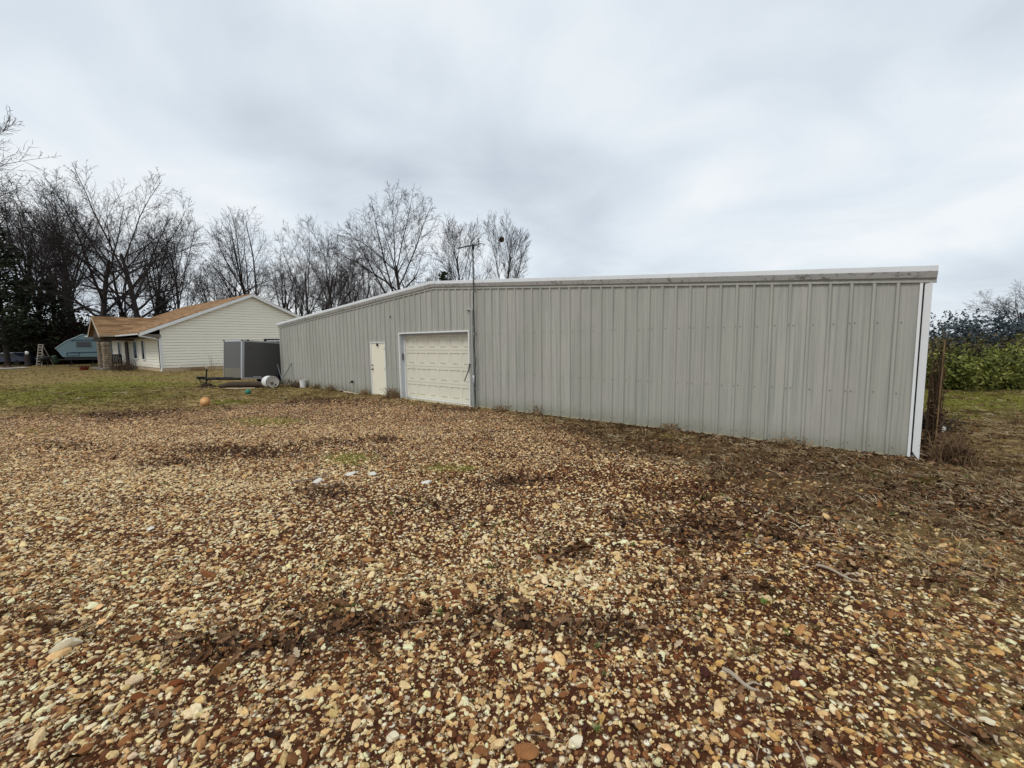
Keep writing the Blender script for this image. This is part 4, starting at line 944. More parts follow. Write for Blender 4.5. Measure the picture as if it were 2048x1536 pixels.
for i,(xx,yy,ln,rz,lab) in enumerate(((2.76,3.52,.34,-1.0,'bleached forked stick lying on the right gravel'),(-2.62,5.95,.5,.1,'long grey stick lying below the white stones'),(1.32,2.34,.24,-.9,'short pale stick in the lower right gravel'),(-3.0,6.3,.55,.75,'curved dark twig left of the white stones'))):
    q=M(); pts=[(ln*(t-.5),.04*ln*math.sin(t*5+i),.012+.01*math.sin(t*7)) for t in np.linspace(0,1,8)]; q.tube(pts,[.011,.012,.012,.011,.010,.008,.007,.004],6)
    b0=Vector(pts[4]); q.tube([b0,b0+Vector((.12*ln,.14*ln,.02)),b0+Vector((.3*ln,.2*ln,.02))],[.008,.006,.003],5)
    o=q.build('stick',simple('bleached_stick' if i in (0,2) else 'grey_stick',(.38,.31,.23) if i in (0,2) else (.22,.17,.13),.85,.2,8)); o.location=(xx,yy,float(height(np.array([xx]),np.array([yy]))[0])+.02); o.rotation_euler=(0,0,rz); tag(o,lab,'stick')

# ------------------------------------------------------------------ camper, ladder, car far left
cm=empty('camper_trailer',(-45.6,46.7,0),R(4),'blue grey travel trailer with pointed nose parked beyond the porch','camper')
body=[(-3.1,1.95),(-2.45,1.05),(4.2,1.05),(4.2,3.15),(.55,3.15),(.1,3.25),(-.15,3.42),(-.35,3.40),(-.8,3.18),(-1.9,2.75)]
cmb=M(); cmb.prism(body,0,2.4); cmb.build('body',MAT['camper'],cm)
q=M(); q.prism([(-1.3,2.88),(4.2,2.88),(4.2,2.70),(-1.55,2.70)],-.012,0); q.prism([(-1.6,1.55),(4.2,1.60),(4.2,1.50),(-1.6,1.42)],-.012,0); q.build('stripe',MAT['camper2'],cm)
q=M()
for a,b_ in zip([(-3.1,1.95),(-1.9,2.75),(-.8,3.18),(-.35,3.40)],[(-1.9,2.75),(-.8,3.18),(-.35,3.40),(-.15,3.42)]): q.tube([(a[0],-.02,a[1]),(b_[0],-.02,b_[1])],.045,6)
q.build('edge_trim',simple('pale_blue_trim',(.36,.46,.50),.5,.05),cm)
wn=M().box(-.95,.55,-.025,-.005,2.05,2.68).build('window',MAT['glass'],cm)
q=M(); q.box(-1.02,-.95,-.03,0,1.98,2.75); q.box(.55,.62,-.03,0,1.98,2.75); q.box(-.95,.55,-.03,0,2.68,2.75); q.box(-.95,.55,-.03,0,1.98,2.05); q.build('frame',MAT['camper'],wn)
hb=M(); hb.tube([(-2.0,-.02,1.18),(-2.0,-.02,1.48),(-.75,-.02,1.48),(-.75,-.02,1.18),(-2.0,-.02,1.18)],.035,5); hb.build('hatch',MAT['camper2'],cm)
M().cbox(.0,.4,-.1,0,3.14,3.24,.03).build('roof_vent',MAT['white'],cm)
q=M(); q.box(-2.4,4.1,.1,2.3,.72,1.05); q.tube([(-2.4,.4,.8),(-4.0,1.2,.72)],.06,5); q.tube([(-2.4,2.0,.8),(-4.0,1.2,.72)],.06,5); q.build('chassis',MAT['black'],cm)
for xx in (2.0,2.9):
    wq=M().lathe([(.2,-.12),(.34,-.12),(.37,-.05),(.37,.05),(.34,.12),(.2,.12)],22,Matrix.Translation((xx,.15,.37))@Matrix.Rotation(R(90),4,'X')).build('wheel',MAT['rubber'],cm,smooth=True)
    M().lathe([(.001,-.02),(.2,-.06),(.2,.06),(.001,.04)],14,Matrix.Translation((xx,.15,.37))@Matrix.Rotation(R(90),4,'X')).build('rim',MAT['silver'],wq)
for xx in (-1.9,.3): q=M(); q.tube([(xx,.3,0),(xx,.3,.8)],.04,6); q.tube([(xx-.25,.3,.05),(xx,.3,.55),(xx+.25,.3,.05)],.03,5); q.build('stabiliser_jack',MAT['black'],cm)
o=M().lathe([(.001,-.4),(.2,-.4),(.24,-.3),(.24,.3),(.2,.4),(.001,.4)],14,Matrix.Translation((0,0,.3))@Matrix.Rotation(R(15),4,'X')).build('propane_cover',simple('dull_green_cover',(.03,.055,.035),.6,.2,3),smooth=True); o.location=(-49.3,46.9,.5); tag(o,'dark green covered tank at the nose of the blue camper','tank')

ld=empty('step_ladder',(-51.2,47.4,0),R(-12),'aluminium step ladder standing left of the blue camper','ladder')
for s_ in (-1,1):
    M().tube([(s_*.38,-.35,.0),(s_*.27,.0,2.35)],.05,5).build('rail',MAT['alu'],ld)
    M().tube([(s_*.36,.75,.0),(s_*.27,.03,2.3)],.035,5).build('rear_leg',MAT['alu'],ld)
for i in range(7): z_=.3+i*.3; k_=.38-.11*z_/2.35; M().box(-k_,k_,-.35+.35*z_/2.35-.06,-.35+.35*z_/2.35+.06,z_-.035,z_+.035).build('step',MAT['alu'],ld)
M().cbox(-.32,.32,-.08,.12,2.33,2.42,.02).build('top_cap',MAT['alu'],ld)
gl=empty('charcoal_grill',(-49.9,46.4,0),0,'black kettle shaped grill standing in front of the step ladder','grill')
M().lathe([(.001,.55),(.3,.6),(.42,.78),(.44,.9),(.42,.98),(.3,1.15),(.08,1.2),(.001,1.2)],18).build('bowl',MAT['dark'],gl,smooth=True)
for a in range(3): M().tube([(.2*math.cos(a*2.1),.2*math.sin(a*2.1),.65),(.42*math.cos(a*2.1),.42*math.sin(a*2.1),0)],.03,5).build('leg',MAT['dark'],gl)
o=M().cbox(-.16,.16,-.1,.1,0,.34,.05).build('white_jug',MAT['drum']); o.location=(-54.6,49,1.35); o.rotation_euler=(.2,.3,0)
tag(o,'small white jug on a stump at the wood edge left of the ladder','jug')
o=M().lathe([(.001,0),(.3,0),(.25,.4),(.24,1.36),(.001,1.36)],12).build('tree_stump',MAT['bark']); o.location=(-54.6,49,0); tag(o,'tall dark stump at the wood edge carrying a white jug','stump')

car=empty('parked_car',(-59.8,52.0,0),R(3),'dark blue car parked under the trees at the far left','car')
prof_=[(-2.2,.45),(-2.25,.75),(-2.0,.92),(-1.0,1.02),(-.35,1.45),(1.0,1.5),(1.7,1.1),(2.2,1.0),(2.25,.5)]
M().prism(prof_,-.85,.85).build('body',MAT['carblue'],car)
M().prism([(-.8,1.06),(-.3,1.38),(.95,1.42),(1.5,1.08)],-.87,.87).build('window',MAT['glass'],car)
q=M(); q.prism([(-.45,1.45),(1.05,1.5),(1.0,1.56),(-.3,1.53)],-.8,.8); q.build('roof',MAT['jamb'],car)
for xx in (-1.4,1.4):
    for yy in (-.8,.8): M().lathe([(.001,-.1),(.3,-.1),(.33,0),(.3,.1),(.001,.1)],18,Matrix.Translation((xx,yy,.33))@Matrix.Rotation(R(90),4,'X')).build('wheel',MAT['rubber'],car)
for yy in (-.6,.6): M().cbox(2.2,2.27,yy-.18,yy+.18,.7,.85,.02).build('headlight',MAT['silver'],car)

# ------------------------------------------------------------------ trees
def grow_skeleton(seed,H,cfg):
    r=np.random.default_rng(seed); br=[]
    up=np.array([0,0,1.])
    def rot_dir(d,ang,az):
        a=np.cross(d,up if abs(d[2])<.95 else np.array([1.,0,0])); a/=np.linalg.norm(a); b=np.cross(d,a)
        return d*math.cos(ang)+(a*math.cos(az)+b*math.sin(az))*math.sin(ang)
    NP=[9,9,7,6,4]; K=cfg['k']; maxl=4; cz,rx,rz_=[v*H for v in cfg['dome']]
    def room(p,d,L):
        # shorten a branch so that it ends on the crown's outline
        sc=r.uniform(.90,1.05); o=(p-np.array([0,0,cz]))/np.array([rx,rx,rz_])/sc; q=d/np.array([rx,rx,rz_])/sc
        a=q@q; b=2*(o@q); c=o@o-1
        if c>=0: return L*.35
        t=(-b+math.sqrt(b*b-4*a*c))/(2*a); return min(L,max(t,.12*L))
    def grow(p,d,L,rad,lev,az0):
        if lev: L=room(p,d,L)
        n=NP[lev]; st=L/(n-1); P=[p]; D=[d]
        for i in range(n-1):
            d=d+r.normal(0,cfg['wob'][lev],3)+up*cfg['trop'][lev]; d=d/np.linalg.norm(d); p=p+d*st; P.append(p); D.append(d)
        end=.34 if lev==0 else (.16 if lev==1 else .22)
        Rr=rad*np.linspace(1,end,n)
        if lev==0: Rr[0]*=1.35
        br.append((np.array(P),Rr,lev))
        if lev==maxl: return
        az=r.uniform(0,6.28)
        for j in range(K[lev]):
            t=cfg['t0'][lev]+(1-cfg['t0'][lev])*((j+r.uniform(0,1))/K[lev]); f=t*(n-1); i=min(int(f),n-2); u=f-i
            q=P[i]*(1-u)+P[i+1]*u; dd=D[i+1]; az+=2.4+r.uniform(-.5,.5)
            ang=R(r.uniform(*cfg['ang'][lev])); nd=rot_dir(dd,ang,az)
            LL=L*cfg['ratio'][lev]*r.uniform(.7,1.15)*(1-.5*(t-cfg['t0'][lev])/(1.01-cfg['t0'][lev]) if lev else 1-.25*t)
            rr=max(.0115,np.interp(f,np.arange(n),Rr)*cfg['rr'][lev]*r.uniform(.75,1.05))
            grow(q,nd,LL,rr,lev+1,az)
    for k in range(cfg.get('stems',1)):
        d=np.array([0,0,1.]); 
        if cfg.get('stems',1)>1:
            a=k*6.283/cfg['stems']+r.uniform(-.4,.4); d=np.array([math.cos(a)*.26,math.sin(a)*.26,1.])
        d=d+np.array([*cfg.get('lean',(0,0)),0]); d/=np.linalg.norm(d)
        grow(np.array([0,0,-.15])+np.array([d[0],d[1],0])*.6*(cfg.get('stems',1)>1),d,H*cfg['tl'],cfg['r0']*H,0,0)
    return br
def bulk_tubes(brs,sides):
    V=[];Q=[];o=0
    groups={}
    for P,Rr,l in brs: groups.setdefault((len(P),sides[l]),[]).append((P,Rr))
    for (n,s),L in groups.items():
        P=np.stack([a for a,b in L]); Rr=np.stack([b for a,b in L]); B=len(L)
        T=np.empty_like(P); T[:,1:-1]=P[:,2:]-P[:,:-2]; T[:,0]=P[:,1]-P[:,0]; T[:,-1]=P[:,-1]-P[:,-2]
        T/=np.linalg.norm(T,axis=2,keepdims=True)+1e-9
        ref=np.where(np.abs(T[:,:1,2:3])>.8,np.array([[[1.,0,0]]]),np.array([[[0,0,1.]]]))
        a=np.cross(T,np.broadcast_to(ref,T.shape)); a/=np.linalg.norm(a,axis=2,keepdims=True)+1e-9; b=np.cross(T,a)
        q=np.arange(s)*2*math.pi/s
        ring=P[:,:,None]+(a[:,:,None]*np.cos(q)[None,None,:,None]+b[:,:,None]*np.sin(q)[None,None,:,None])*Rr[:,:,None,None]
        V.append(ring.reshape(-1,3))
        idx=o+np.arange(B*n*s).reshape(B,n,s)
        A_=idx[:,:-1];B_=idx[:,1:]
        Q.append(np.stack([A_,np.roll(A_,-1,2),np.roll(B_,-1,2),B_],-1).reshape(-1,4)); o+=B*n*s
    return np.concatenate(V),np.concatenate(Q)
BASE=dict(k=[12,10,8,7],wob=[.04,.06,.08,.10,.12],trop=[.03,.015,.012,.012,.012],t0=[.38,.22,.18,.12],ang=[(12,74),(22,48),(24,52),(25,58)],ratio=[1.5,.50,.50,.50],rr=[.60,.50,.50,.62],tl=.56,r0=.0175,dome=(.58,.37,.42))
def cfg(**k): c=dict(BASE); c.update(k); return c
CF=[(11,cfg()),
    (12,cfg(stems=3,k=[5,9,8,6],tl=.62,r0=.0125,t0=[.36,.24,.2,.15],ang=[(14,56),(22,48),(24,52),(25,58)],dome=(.56,.38,.44))),
    (13,cfg(k=[10,9,8,6],tl=.66,ang=[(12,52),(20,44),(24,48),(25,55)],dome=(.58,.26,.42))),
    (14,cfg(k=[15,10,8,5],tl=.70,r0=.011,t0=[.22,.2,.15,.1],ang=[(10,40),(16,34),(18,38),(20,42)],trop=[.03,.05,.04,.03,.03],rr=[.5,.5,.55,.65],dome=(.56,.26,.44))),
    (15,cfg(stems=2,k=[6,9,9,6],lean=(.10,0),tl=.60,r0=.0135,dome=(.56,.34,.44))),
    (21,cfg(k=[16,11,9,7],dome=(.57,.36,.43),t0=[.36,.22,.18,.12],r0=.0175)),
    (16,cfg(k=[11,10,8,6],lean=(-.12,.05),dome=(.60,.37,.40)))]
TREES=[]
for sd,c in CF:
    br=grow_skeleton(sd,18.,c)
    zmax=max(b[0][:,2].max() for b in br)
    V,Q=bulk_tubes([b for b in br if b[2]<=1],[9,6,5,3,3]); V2,Q2=bulk_tubes([b for b in br if b[2]>1],[9,6,4,3,3])
    TREES.append((np_mesh('trunk',V,Q,MAT['bark'],smooth=True),np_mesh('crown',V2,Q2,MAT['twig'],smooth=False),zmax))
def tree(px,Y,H,proto,rz,label,group=None,name='bare_tree',wide=1.):
    X=(px-1024)/867.25*Y*.9956
    tm,cm_,zm=TREES[proto]; k=H/zm
    o=empty(name,(X,Y,0),rz,label,'tree',group); o.scale=(k*wide,k*wide,k)
    for nm,me in (('trunk',tm),('crown',cm_)):
        c=bpy.data.objects.new(nm,me); COL.objects.link(c); c.parent=o
    return o
G1='bare trees behind the house'; G2='bare trees behind the steel building'; G3='trees in the dark wood at left'
tree(-190,34,25,0,.4,'huge bare tree whose branch tips reach in at the upper left edge',wide=1.12)
tree(40,56,23,2,1.0,'tall slim bare tree above the dark evergreens at the far left',G3)
tree(100,58,23.5,4,2.2,'bare tree with crossing limbs between the far left evergreens and the leaning oak',G3)
tree(150,60,25,6,.3,'tall upright bare tree behind the leaning thick trunks',G3)
tree(206,53,22.5,0,5.2,'thick trunked bare tree leaning left above the porch roof ridge',G1,wide=1.1)
tree(287,54,23.6,0,1.7,'biggest spreading bare tree with thick trunk right above the porch roof',G1)
tree(372,62,21,3,.2,'fine twigged bare tree rising over the left slope of the house roof',G1)
tree(520,68,23.5,6,.9,'wide bare tree directly behind the house gable peak',G1)
tree(470,74,19,2,2.0,'slender bare tree just left of the house gable peak',G1)
tree(635,64,20.5,1,1.4,'dense dark bare tree behind the right end of the house roof',G2)
tree(690,66,19.5,4,.5,'bare tree leaning over the low left end of the steel roof',G2)
tree(745,55,13.5,1,2.9,'low bushy bare tree in front of the round crowned one',G2)
tree(803,52,20.6,5,1.2,'large round crowned bare tree rising behind the steel roof peak',G2,wide=1.0)
tree(928,56,18.3,3,1.9,'upright bare tree directly behind the antenna mast',G2)
tree(1004,57,18.6,3,3.4,'rightmost bare tree behind the steel roof with a dark squirrel nest',G2)
tree(2052,34,7.0,0,1.1,'bare tree at the right edge beyond the green shrubs',wide=1.35)
for i,(px,Y,H,pr_,rz) in enumerate(((-40,66,20,2,1),(72,72,25,2,.7),(118,70,24.5,2,1.8),(168,76,25.5,2,4.9),(262,78,24,6,2.7),(305,80,24,2,.9),(-5,70,24,2,3.),(243,74,18,3,5.1),(330,74,18,2,2.2),(420,80,15,4,1.2))):
    tree(px,Y,H,pr_,rz,'one of the bare trunks standing deep in the dark wood behind the camper and house',G3)
for i,(px,Y,H,pr_,rz) in enumerate(((560,80,19,2,1),(595,76,19,4,2.4),(655,82,18,1,.3),(720,78,18,2,3.3),(770,84,16,5,1.1),(442,82,18,6,.8),(498,86,20,0,4.4),(610,88,19,5,3.9),(690,90,18,6,2.0),(855,84,15,1,1.7))):
    tree(px,Y,H,pr_,rz,'one of the thin bare trees filling the gap behind the steel roof left slope','thin background trees behind the steel roof')
# squirrel nest in the last tree
nq=M(); rr=random.Random(3)
for i in range(70):
    d=Vector((rr.gauss(0,1),rr.gauss(0,1),rr.gauss(0,1))).normalized()*.3; e_=Vector((rr.gauss(0,1),rr.gauss(0,1),rr.gauss(0,1))).normalized()*.34; nq.tube([d,(d+e_)*.62,e_],[.03,.04,.03],4)
o=nq.build('squirrel_nest',MAT['deadleaf']); o.location=((1007-1024)/867.25*56.9,56.9,2+(686-485)/867.25*57); tag(o,'dark leafy squirrel nest high in the rightmost bare tree','nest')

# leafy crowns made of many small faces
def leaf_cards(n,r,centre_fn,size,seed):
    rg=np.random.default_rng(seed); C_=centre_fn(rg,n)
    nrm=rg.normal(size=(n,3)); nrm/=np.linalg.norm(nrm,axis=1,keepdims=True)
    t=np.cross(nrm,rg.normal(size=(n,3))); t/=np.linalg.norm(t,axis=1,keepdims=True); b=np.cross(nrm,t)
    s=(size*rg.uniform(.55,1.4,(n,1)))
    V=np.stack([C_-t*s,C_+b*s*.45,C_+t*s,C_-b*s*.45],1).reshape(-1,3)
    return V,np.arange(4*n).reshape(n,4)
def conifer_mesh(seed,H=12.,n=9000):
    r=np.random.default_rng(seed)
    brs=[(np.array([[0,0,z] for z in np.linspace(-.1,H*.97,9)])+np.concatenate([[[0,0,0]],r.normal(0,.05,(8,3))*[1,1,0]]),np.linspace(.17,.02,9),0)]
    cents=[]
    nb=75
    for i in range(nb):
        z=H*(.16+.82*(i/nb)); L=(1-(z/H))**.75*H*.27*r.uniform(.6,1.15)+.25; a=r.uniform(0,6.28)
        dr=np.array([math.cos(a),math.sin(a),r.uniform(-.1,.25)]); P=np.array([[0,0,z]+dr*L*t+np.array([0,0,-.10*L*t*t]) for t in np.linspace(0,1,5)])
        brs.append((P,np.linspace(.035,.008,5),3))
        for t in np.linspace(.2,1,7): cents.append((*(np.array([0,0,z])+dr*L*t),.16+.30*(1-abs(t-.6))*L/3))
    cents=np.array(cents)
    def cf_(rg,n_):
        k=rg.integers(0,len(cents),n_); return cents[k,:3]+rg.normal(size=(n_,3))*cents[k,3:4]*np.array([1,1,.55])
    V,Q=bulk_tubes(brs,[8,5,4,4,3]); V2,Q2=leaf_cards(n,0,cf_,.17,seed+1)
    return np_mesh('trunk',V,Q,MAT['bark']),np_mesh('crown',V2,Q2,MAT['pine']),H
CON=[conifer_mesh(31,12,4000),conifer_mesh(32,12,3600)]
def conifer(px,Y,H,i,rz,label,group=None,wide=1.):
    X=(px-1024)/867.25*Y; tm,cm_,hh=CON[i]; o=empty('evergreen_tree',(X,Y,0),rz,label,'tree',group); k=H/hh; o.scale=(k*wide,k*wide,k)
    for nm,me in (('trunk',tm),('crown',cm_)):
        c=bpy.data.objects.new(nm,me); COL.objects.link(c); c.parent=o
G4='evergreens at the left wood edge'
conifer(18,50,15.6,0,.5,'tallest dark evergreen at the left edge of the picture',G4,1.25)
conifer(62,54,10.5,1,2.1,'dark evergreen second from the left edge in front of bare crowns',G4,1.3)
conifer(118,57,11,0,3.,'evergreen left of the blue camper roof among dark trunks',G4,1.25)
conifer(335,66,9.5,1,4.,'evergreen behind the left slope of the house roof',G4,1.3)
conifer(488,64,9.3,0,1.,'dark evergreen peeking up left of the house gable peak',G4,1.5)
conifer(530,66,8.2,1,2.,'small dark evergreen just right of the house gable peak',G4,1.5)
conifer(893,44,9.3,1,.2,'lone small evergreen tip showing above the steel roof',None,.9)

# undergrowth mass along the wood edge: one object
def bush_protos(n,seed):
    out=[]
    for i in range(n):
        r=np.random.default_rng(seed+i); brs=[]; tips=[]
        for j in range(16):
            a=r.uniform(0,6.28); d=np.array([math.cos(a)*.4,math.sin(a)*.4,1.]); d/=np.linalg.norm(d); P=[np.array([r.normal(0,.1),r.normal(0,.1),0])]
            for t in range(4): d=d+r.normal(0,.18,3); d/=np.linalg.norm(d); P.append(P[-1]+d*.27)
            brs.append((np.array(P),np.linspace(.016,.005,5),3)); tips+=P[1:]
            for q_ in range(4):
                p=P[r.integers(1,5)]; dd=d+r.normal(0,.6,3); Q_=[p,p+dd*.12,p+dd*.22+[0,0,.03],p+dd*.34]; brs.append((np.array(Q_),np.linspace(.008,.004,4),4)); tips+=Q_[1:]
        tips=np.array(tips)
        V,Q=bulk_tubes(brs,[8,5,4,4,3])
        V2,Q2=leaf_cards(430,0,lambda rg,n_:tips[rg.integers(0,len(tips),n_)]+rg.normal(0,.07,(n_,3)),.05,seed+50+i)
        out.append(np_mesh('bush',np.concatenate([V,V2]),np.concatenate([Q,Q2+len(V)]),None))
    return out
N=620; px=rng.uniform(-420,345,N); Y=rng.uniform(54,76,N); X=(px-1024)/867.25*Y
px2=rng.uniform(345,760,110); Y2=rng.uniform(66,84,110); X=np.concatenate([X,(px2-1024)/867.25*Y2]); Y=np.concatenate([Y,Y2]); n=len(X)
# keep out of the house and camper
u_=-(X-HC.x)*math.cos(PHI)+(Y-HC.y)*math.sin(PHI); v_=(X-HC.x)*math.sin(PHI)+(Y-HC.y)*math.cos(PHI)
ok=~((u_>-2)&(u_<22)&(v_>-4)&(v_<16)); X=X[ok];Y=Y[ok]; n=len(X)
s=(1.5+3.0*rng.uniform(0,1,n)**1.4)*np.where(X>-38,.85,1.); tint=np.where(rng.uniform(0,1,(n,1))<.6,np.array([[.032,.018,.013]]),np.array([[.022,.022,.014]]))*rng.uniform(.5,1.4,(n,1))
scatter('undergrowth',bush_protos(5,70),tint_mat('dark_undergrowth',.9),np.stack([X,Y,np.zeros(n)],1),np.stack([np.zeros(n),np.zeros(n),rng.uniform(0,6.28,n)],1),np.stack([s*1.1,s*1.1,s],1),tint,'dark tangled undergrowth with dead red leaves under the left wood','undergrowth')

# ------------------------------------------------------------------ right hand shrubs
def shrub(px,Y,H,Wd,mat,label,seed,group=None,n=4200,size=.09,name='shrub'):
    X=(px-1024)/867.25*Y*.9956; r=np.random.default_rng(seed); o=empty(name,(X,Y,0),r.uniform(0,6),label,'shrub',group)
    brs=[];tips=[]
    for j in range(13):
        a=r.uniform(0,6.28); d=np.array([math.cos(a)*.55*Wd/H,math.sin(a)*.55*Wd/H,1.]); d/=np.linalg.norm(d); P=[np.array([r.normal(0,.15),r.normal(0,.15),-.05])]
        for t in range(6): d=d+r.normal(0,.16,3); d/=np.linalg.norm(d); P.append(P[-1]+d*H*.165)
        brs.append((np.array(P),np.linspace(.03,.007,7),2)); tips+=P[1:]
        for q_ in range(7):
            p=P[r.integers(1,7)]; dd=d*.6+r.normal(0,.55,3); Q_=[p+dd*H*.085*i+np.array([0,0,.01*i]) for i in range(4)]; brs.append((np.array(Q_),np.linspace(.012,.004,4),4)); tips+=Q_
    tips=np.array(tips)
    V,Q=bulk_tubes(brs,[8,6,5,4,3]); c=bpy.data.objects.new('stems',np_mesh('stems',V,Q,MAT['bark'])); COL.objects.link(c); c.parent=o
    V2,Q2=leaf_cards(n,0,lambda rg,n_:tips[rg.integers(0,len(tips),n_)]+rg.normal(0,.13,(n_,3))*np.array([1,1,.8]),size,seed+9)
    V2[:,2]=np.abs(V2[:,2])
    c=bpy.data.objects.new('foliage',np_mesh('foliage',V2,Q2,mat)); COL.objects.link(c); c.parent=o
G5='green shrubs beyond the right corner'; G6='dark trees behind the green shrubs'
for i,(px,Y,H,Wd,lab) in enumerate(((1885,17.2,1.55,1.7,'yellow green shrub closest to the white corner trim'),(1925,16.8,1.15,1.9,'yellow green shrub second from the white corner trim'),(1968,17.2,1.7,1.8,'yellow green shrub in the middle of the right hand row'),(2012,16.9,1.25,1.9,'yellow green shrub near the right picture edge'),(2062,17.3,1.6,2.,'yellow green shrub cut by the right picture edge'),(2110,17.0,1.8,2.,'yellow green shrub just outside the right edge'))):
    shrub(px,Y,H,Wd,MAT['shrubg'],lab,200+i,G5,1900,.075)
for i,(px,Y,H,Wd,lab) in enumerate(((1905,19.5,1.9,2.2,'olive brown shrub behind the green ones near the white corner'),(1960,20,2.1,2.4,'olive brown shrub behind the middle green shrub'),(2030,19.6,1.95,2.4,'olive brown shrub behind the green ones at the right edge'))):
    shrub(px,Y,H,Wd,MAT['shrubo'],lab,220+i,G5,1500,.08)
for i,(px,Y,H,Wd,lab) in enumerate(((1882,27,2.9,2.0,'thin teal grey tree crown just right of the building corner'),(1925,26,2.9,2.6,'teal grey leafy tree left of centre behind the green shrubs'),(1965,27,3.2,2.8,'tallest teal grey leafy tree behind the green shrubs'),(2010,26,2.7,2.6,'teal grey leafy tree below the bare tree at right'),(2060,27,2.9,2.8,'teal grey leafy tree at the right picture edge'),(2120,26,3.4,2.8,'teal grey leafy tree just outside the right edge'))):
    shrub(px,Y,H,Wd,MAT['shrubb'],lab,240+i,G6,(900 if i==0 else 2600),.10,'leafy_tree')

# dead brush at the right building corner, tan pole, debris heap
def brush_clump(name,loc,H,Wd,n,mat,label,seed,leaves=0,cat='brush',lm=None):
    r=random.Random(seed); o=empty(name,loc,0,label,cat); q=M()
    for i in range(n):
        a=r.uniform(0,6.28); b0=Vector((r.gauss(0,Wd*.22),r.gauss(0,Wd*.22),-.02)); h=H*r.uniform(.35,1); dx=Vector((math.cos(a),math.sin(a),0))*Wd*r.uniform(.1,.6)
        q.tube([b0,b0+dx*.25+Vector((0,0,h*.45)),b0+dx*.65+Vector((0,0,h*.85)),b0+dx+Vector((0,0,h*r.uniform(.85,1)))],[.009,.007,.005,.003],3)
    q.build('stems',mat,o)
    if leaves:
        V,Q=leaf_cards(leaves,0,lambda rg,n_:np.stack([rg.normal(0,Wd*.3,n_),rg.normal(0,Wd*.3,n_),np.abs(rg.normal(0,.42,n_))*H],1),.04,seed)
        c=bpy.data.objects.new('dead_leaves',np_mesh('dead_leaves',V,Q,lm or MAT['deadleaf'])); COL.objects.link(c); c.parent=o
    return o
p=wl(24.60,.85); brush_clump('dead_brush',p,1.95,.17,110,MAT['vine'],'tall dead brown brush growing up the right building corner',301,700)
p=wl(24.78,.02); brush_clump('dead_vine_clump',p,.55,.5,150,MAT['dry'],'low clump of dry brown stems at the foot of the white corner trim',302,500)
o=M().tube([(0,0,0),(.05,.04,1.0),(.10,.08,1.98)],.012,7).build('thin_pole',MAT['rust']); p=wl(24.62,.72); o.location=p; tag(o,'thin rusty tan pole leaning by the right building corner','pole')
p=(9.1,9.45,0); brush_clump('debris_heap',p,.42,.75,160,MAT['dark'],'dark heap of brush and debris on the lawn right of the building',303,900,'heap',MAT['darkwood'])
rock_obj('white_scrap',(9.12,9.05,.06),(.14,.08,.12),MAT['whitestone'],'crumpled white scrap at the foot of the dark debris heap',120,'scrap',.6)
# dead weeds along the shed foot and by the garage jamb
for i,(s_,h,wd,n_,lab) in enumerate(((2.6,.42,.55,70,'dry weed clump right of the white bucket'),(3.9,.3,.45,50,'small dry weed clump along the shed foot left of the hose tap'),(5.3,.34,.5,55,'dry weeds at the shed foot just left of the plank'),(8.05,.26,.3,40,'small dry weeds at the left foot of the cream door'),(9.95,.46,.6,110,'tan dry grass clump at the left foot of the garage opening'),(15.3,.2,.4,40,'low dark weeds at the wall foot right of the antenna mast'),(16.6,.34,.3,14,'wispy weed stems against the wall right of the mast'),(20.3,.22,.5,40,'low weeds at the foot of the wall midway to the right corner'),(22.6,.2,.6,40,'low weeds at the wall foot near the right corner'))):
    p=wl(s_,-.2); brush_clump('weed_clump',(p[0],p[1],0),h,wd,n_,MAT['dry'],lab,400+i,60,'weeds',simple('straw_leaf',(.24,.16,.08),.9,.3,4) if i==0 else bpy.data.materials['straw_leaf'])['group']='dry weeds along the shed foot'
# house garden plants
p=hp(5.2,-1.5); brush_clump('garden_bush',p,1.15,1.7,90,MAT['vine'],'sparse reddish bush in front of the house window',501,700,'bush',MAT['redleaf'])
p=hp(8.0,-1.2); brush_clump('garden_bush',p,.7,1.3,60,MAT['vine'],'low reddish bush between the rocking chair and house window',502,400,'bush',MAT['redleaf'])
p=hp(-1.0,3.3); brush_clump('dry_stalks',p,1.55,.9,9,MAT['dry'],'few tall dry stalks in front of the cream gable wall',503,0,'plant')
p=hp(-.8,2.2); brush_clump('weed_mound',p,.4,1.5,120,MAT['dry'],'low mound of dead weeds at the foot of the gable wall',504,200,'weeds',bpy.data.materials['straw_leaf'])
brush_clump('leaf_pile',(-52.5,45.2,0),.35,1.3,40,MAT['dry'],'brown leaf pile on the lawn left of the step ladder',505,700,'leaves',MAT['deadleaf'])

# ------------------------------------------------------------------ sky and light
SUN_AZ=R(214); SUN_EL=R(52)        # azimuth measured clockwise from +Y
wd=bpy.data.worlds.new('World'); scene.world=wd; wd.use_nodes=True; t=wd.node_tree; t.nodes.clear()
def wn_(ty,**k):
    x=t.nodes.new(ty)
    for a,b in k.items(): setattr(x,a,b)
    return x
L=t.links.new
sky=wn_('ShaderNodeTexSky',sky_type='NISHITA',sun_disc=False); sky.sun_elevation=SUN_EL; sky.sun_rotation=SUN_AZ; sky.air_density=1; sky.dust_density=2
tc=wn_('ShaderNodeTexCoord'); sp=wn_('ShaderNodeSeparateXYZ'); L(tc.outputs['Generated'],sp.inputs[0])
def mth(op,a,b):
    x=wn_('ShaderNodeMath',operation=op)
    for i,v in enumerate((a,b)):
        if isinstance(v,bpy.types.NodeSocket): L(v,x.inputs[i])
        else: x.inputs[i].default_value=v
    return x.outputs[0]
zc=mth('ADD',mth('MAXIMUM',sp.outputs[2],0.),.28)
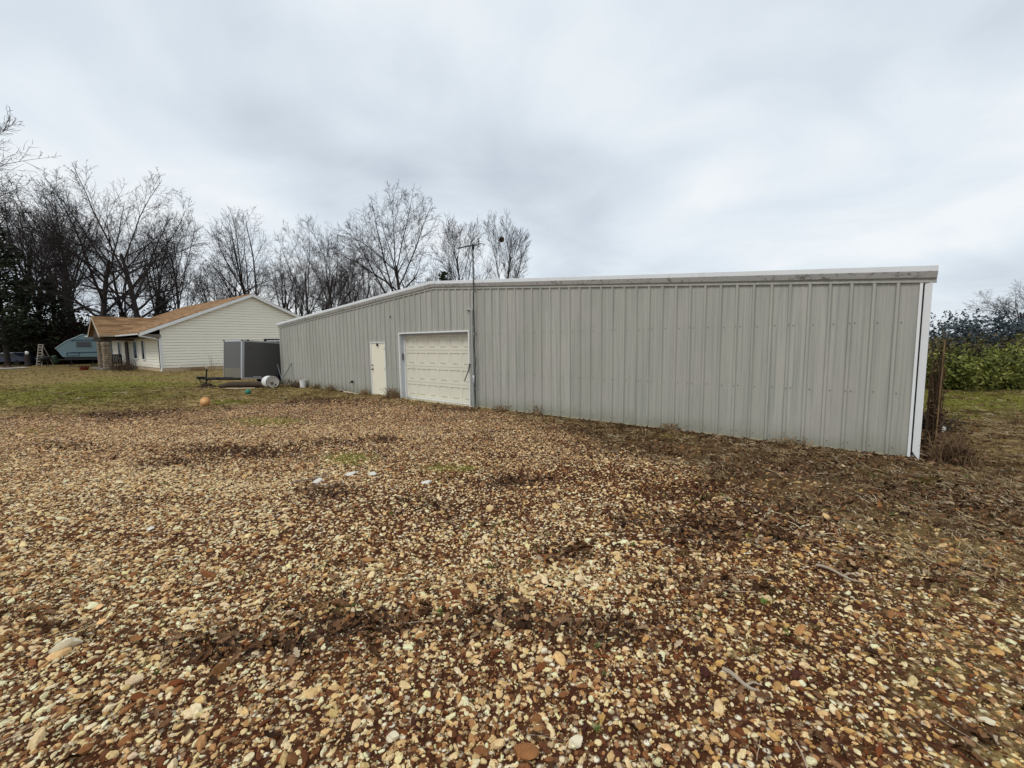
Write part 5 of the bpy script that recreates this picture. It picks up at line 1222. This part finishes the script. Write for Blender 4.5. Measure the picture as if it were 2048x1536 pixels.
cv=wn_('ShaderNodeCombineXYZ'); L(mth('DIVIDE',sp.outputs[0],zc),cv.inputs[0]); L(mth('DIVIDE',sp.outputs[1],zc),cv.inputs[1])
def cn(sc,det,off,rough=.5,dist=.0):
    mp=wn_('ShaderNodeMapping'); L(cv.outputs[0],mp.inputs[0]); mp.inputs['Location'].default_value=off
    x=wn_('ShaderNodeTexNoise'); L(mp.outputs[0],x.inputs['Vector']); x.inputs['Scale'].default_value=sc; x.inputs['Detail'].default_value=det; x.inputs['Roughness'].default_value=rough; x.inputs['Distortion'].default_value=dist; return x.outputs['Fac']
big=cn(.75,3,(3.1,1.7,0),.5,.3); fine=cn(2.1,6,(1.2,5.,0),.55,.4)
f=mth('ADD',mth('MULTIPLY',big,.72),mth('MULTIPLY',fine,.28))
rp=wn_('ShaderNodeValToRGB'); f=mth('ADD',f,mth('MULTIPLY',mth('SUBTRACT',.35,mth('MINIMUM',mth('MAXIMUM',sp.outputs[2],0.),.35)),.16)); L(f,rp.inputs[0]); cr_=rp.color_ramp
SK=[(.36,(.55,.62,.705)),(.46,(.70,.772,.85)),(.53,(.80,.87,.935)),(.61,(.93,.965,.99))]
while len(cr_.elements)<len(SK): cr_.elements.new(.5)
for e_,(p_,c) in zip(cr_.elements,SK): e_.position=p_; e_.color=(*c,1)
bgs=wn_('ShaderNodeBackground'); L(sky.outputs[0],bgs.inputs[0]); bgs.inputs[1].default_value=.1
bgc=wn_('ShaderNodeBackground'); L(rp.outputs[0],bgc.inputs[0]); bgc.inputs[1].default_value=1.0
mx=wn_('ShaderNodeMixShader'); mx.inputs[0].default_value=.93; L(bgs.outputs[0],mx.inputs[1]); L(bgc.outputs[0],mx.inputs[2])
ow=wn_('ShaderNodeOutputWorld'); L(mx.outputs[0],ow.inputs[0])
sl=bpy.data.lights.new('sun','SUN'); sl.energy=1.5; sl.angle=R(18); sl.color=(1,.97,.93)
so=bpy.data.objects.new('sun',sl); COL.objects.link(so)
sd_=Vector((math.sin(SUN_AZ)*math.cos(SUN_EL),math.cos(SUN_AZ)*math.cos(SUN_EL),math.sin(SUN_EL)))
so.rotation_euler=sd_.to_track_quat('Z','Y').to_euler(); so.location=(0,-10,30)
vs=scene.view_settings; vs.view_transform='Standard'; vs.look='None'; vs.exposure=0; vs.gamma=1
scene.render.resolution_x=1024; scene.render.resolution_y=768
scene.cycles.max_bounces=6; scene.cycles.diffuse_bounces=3
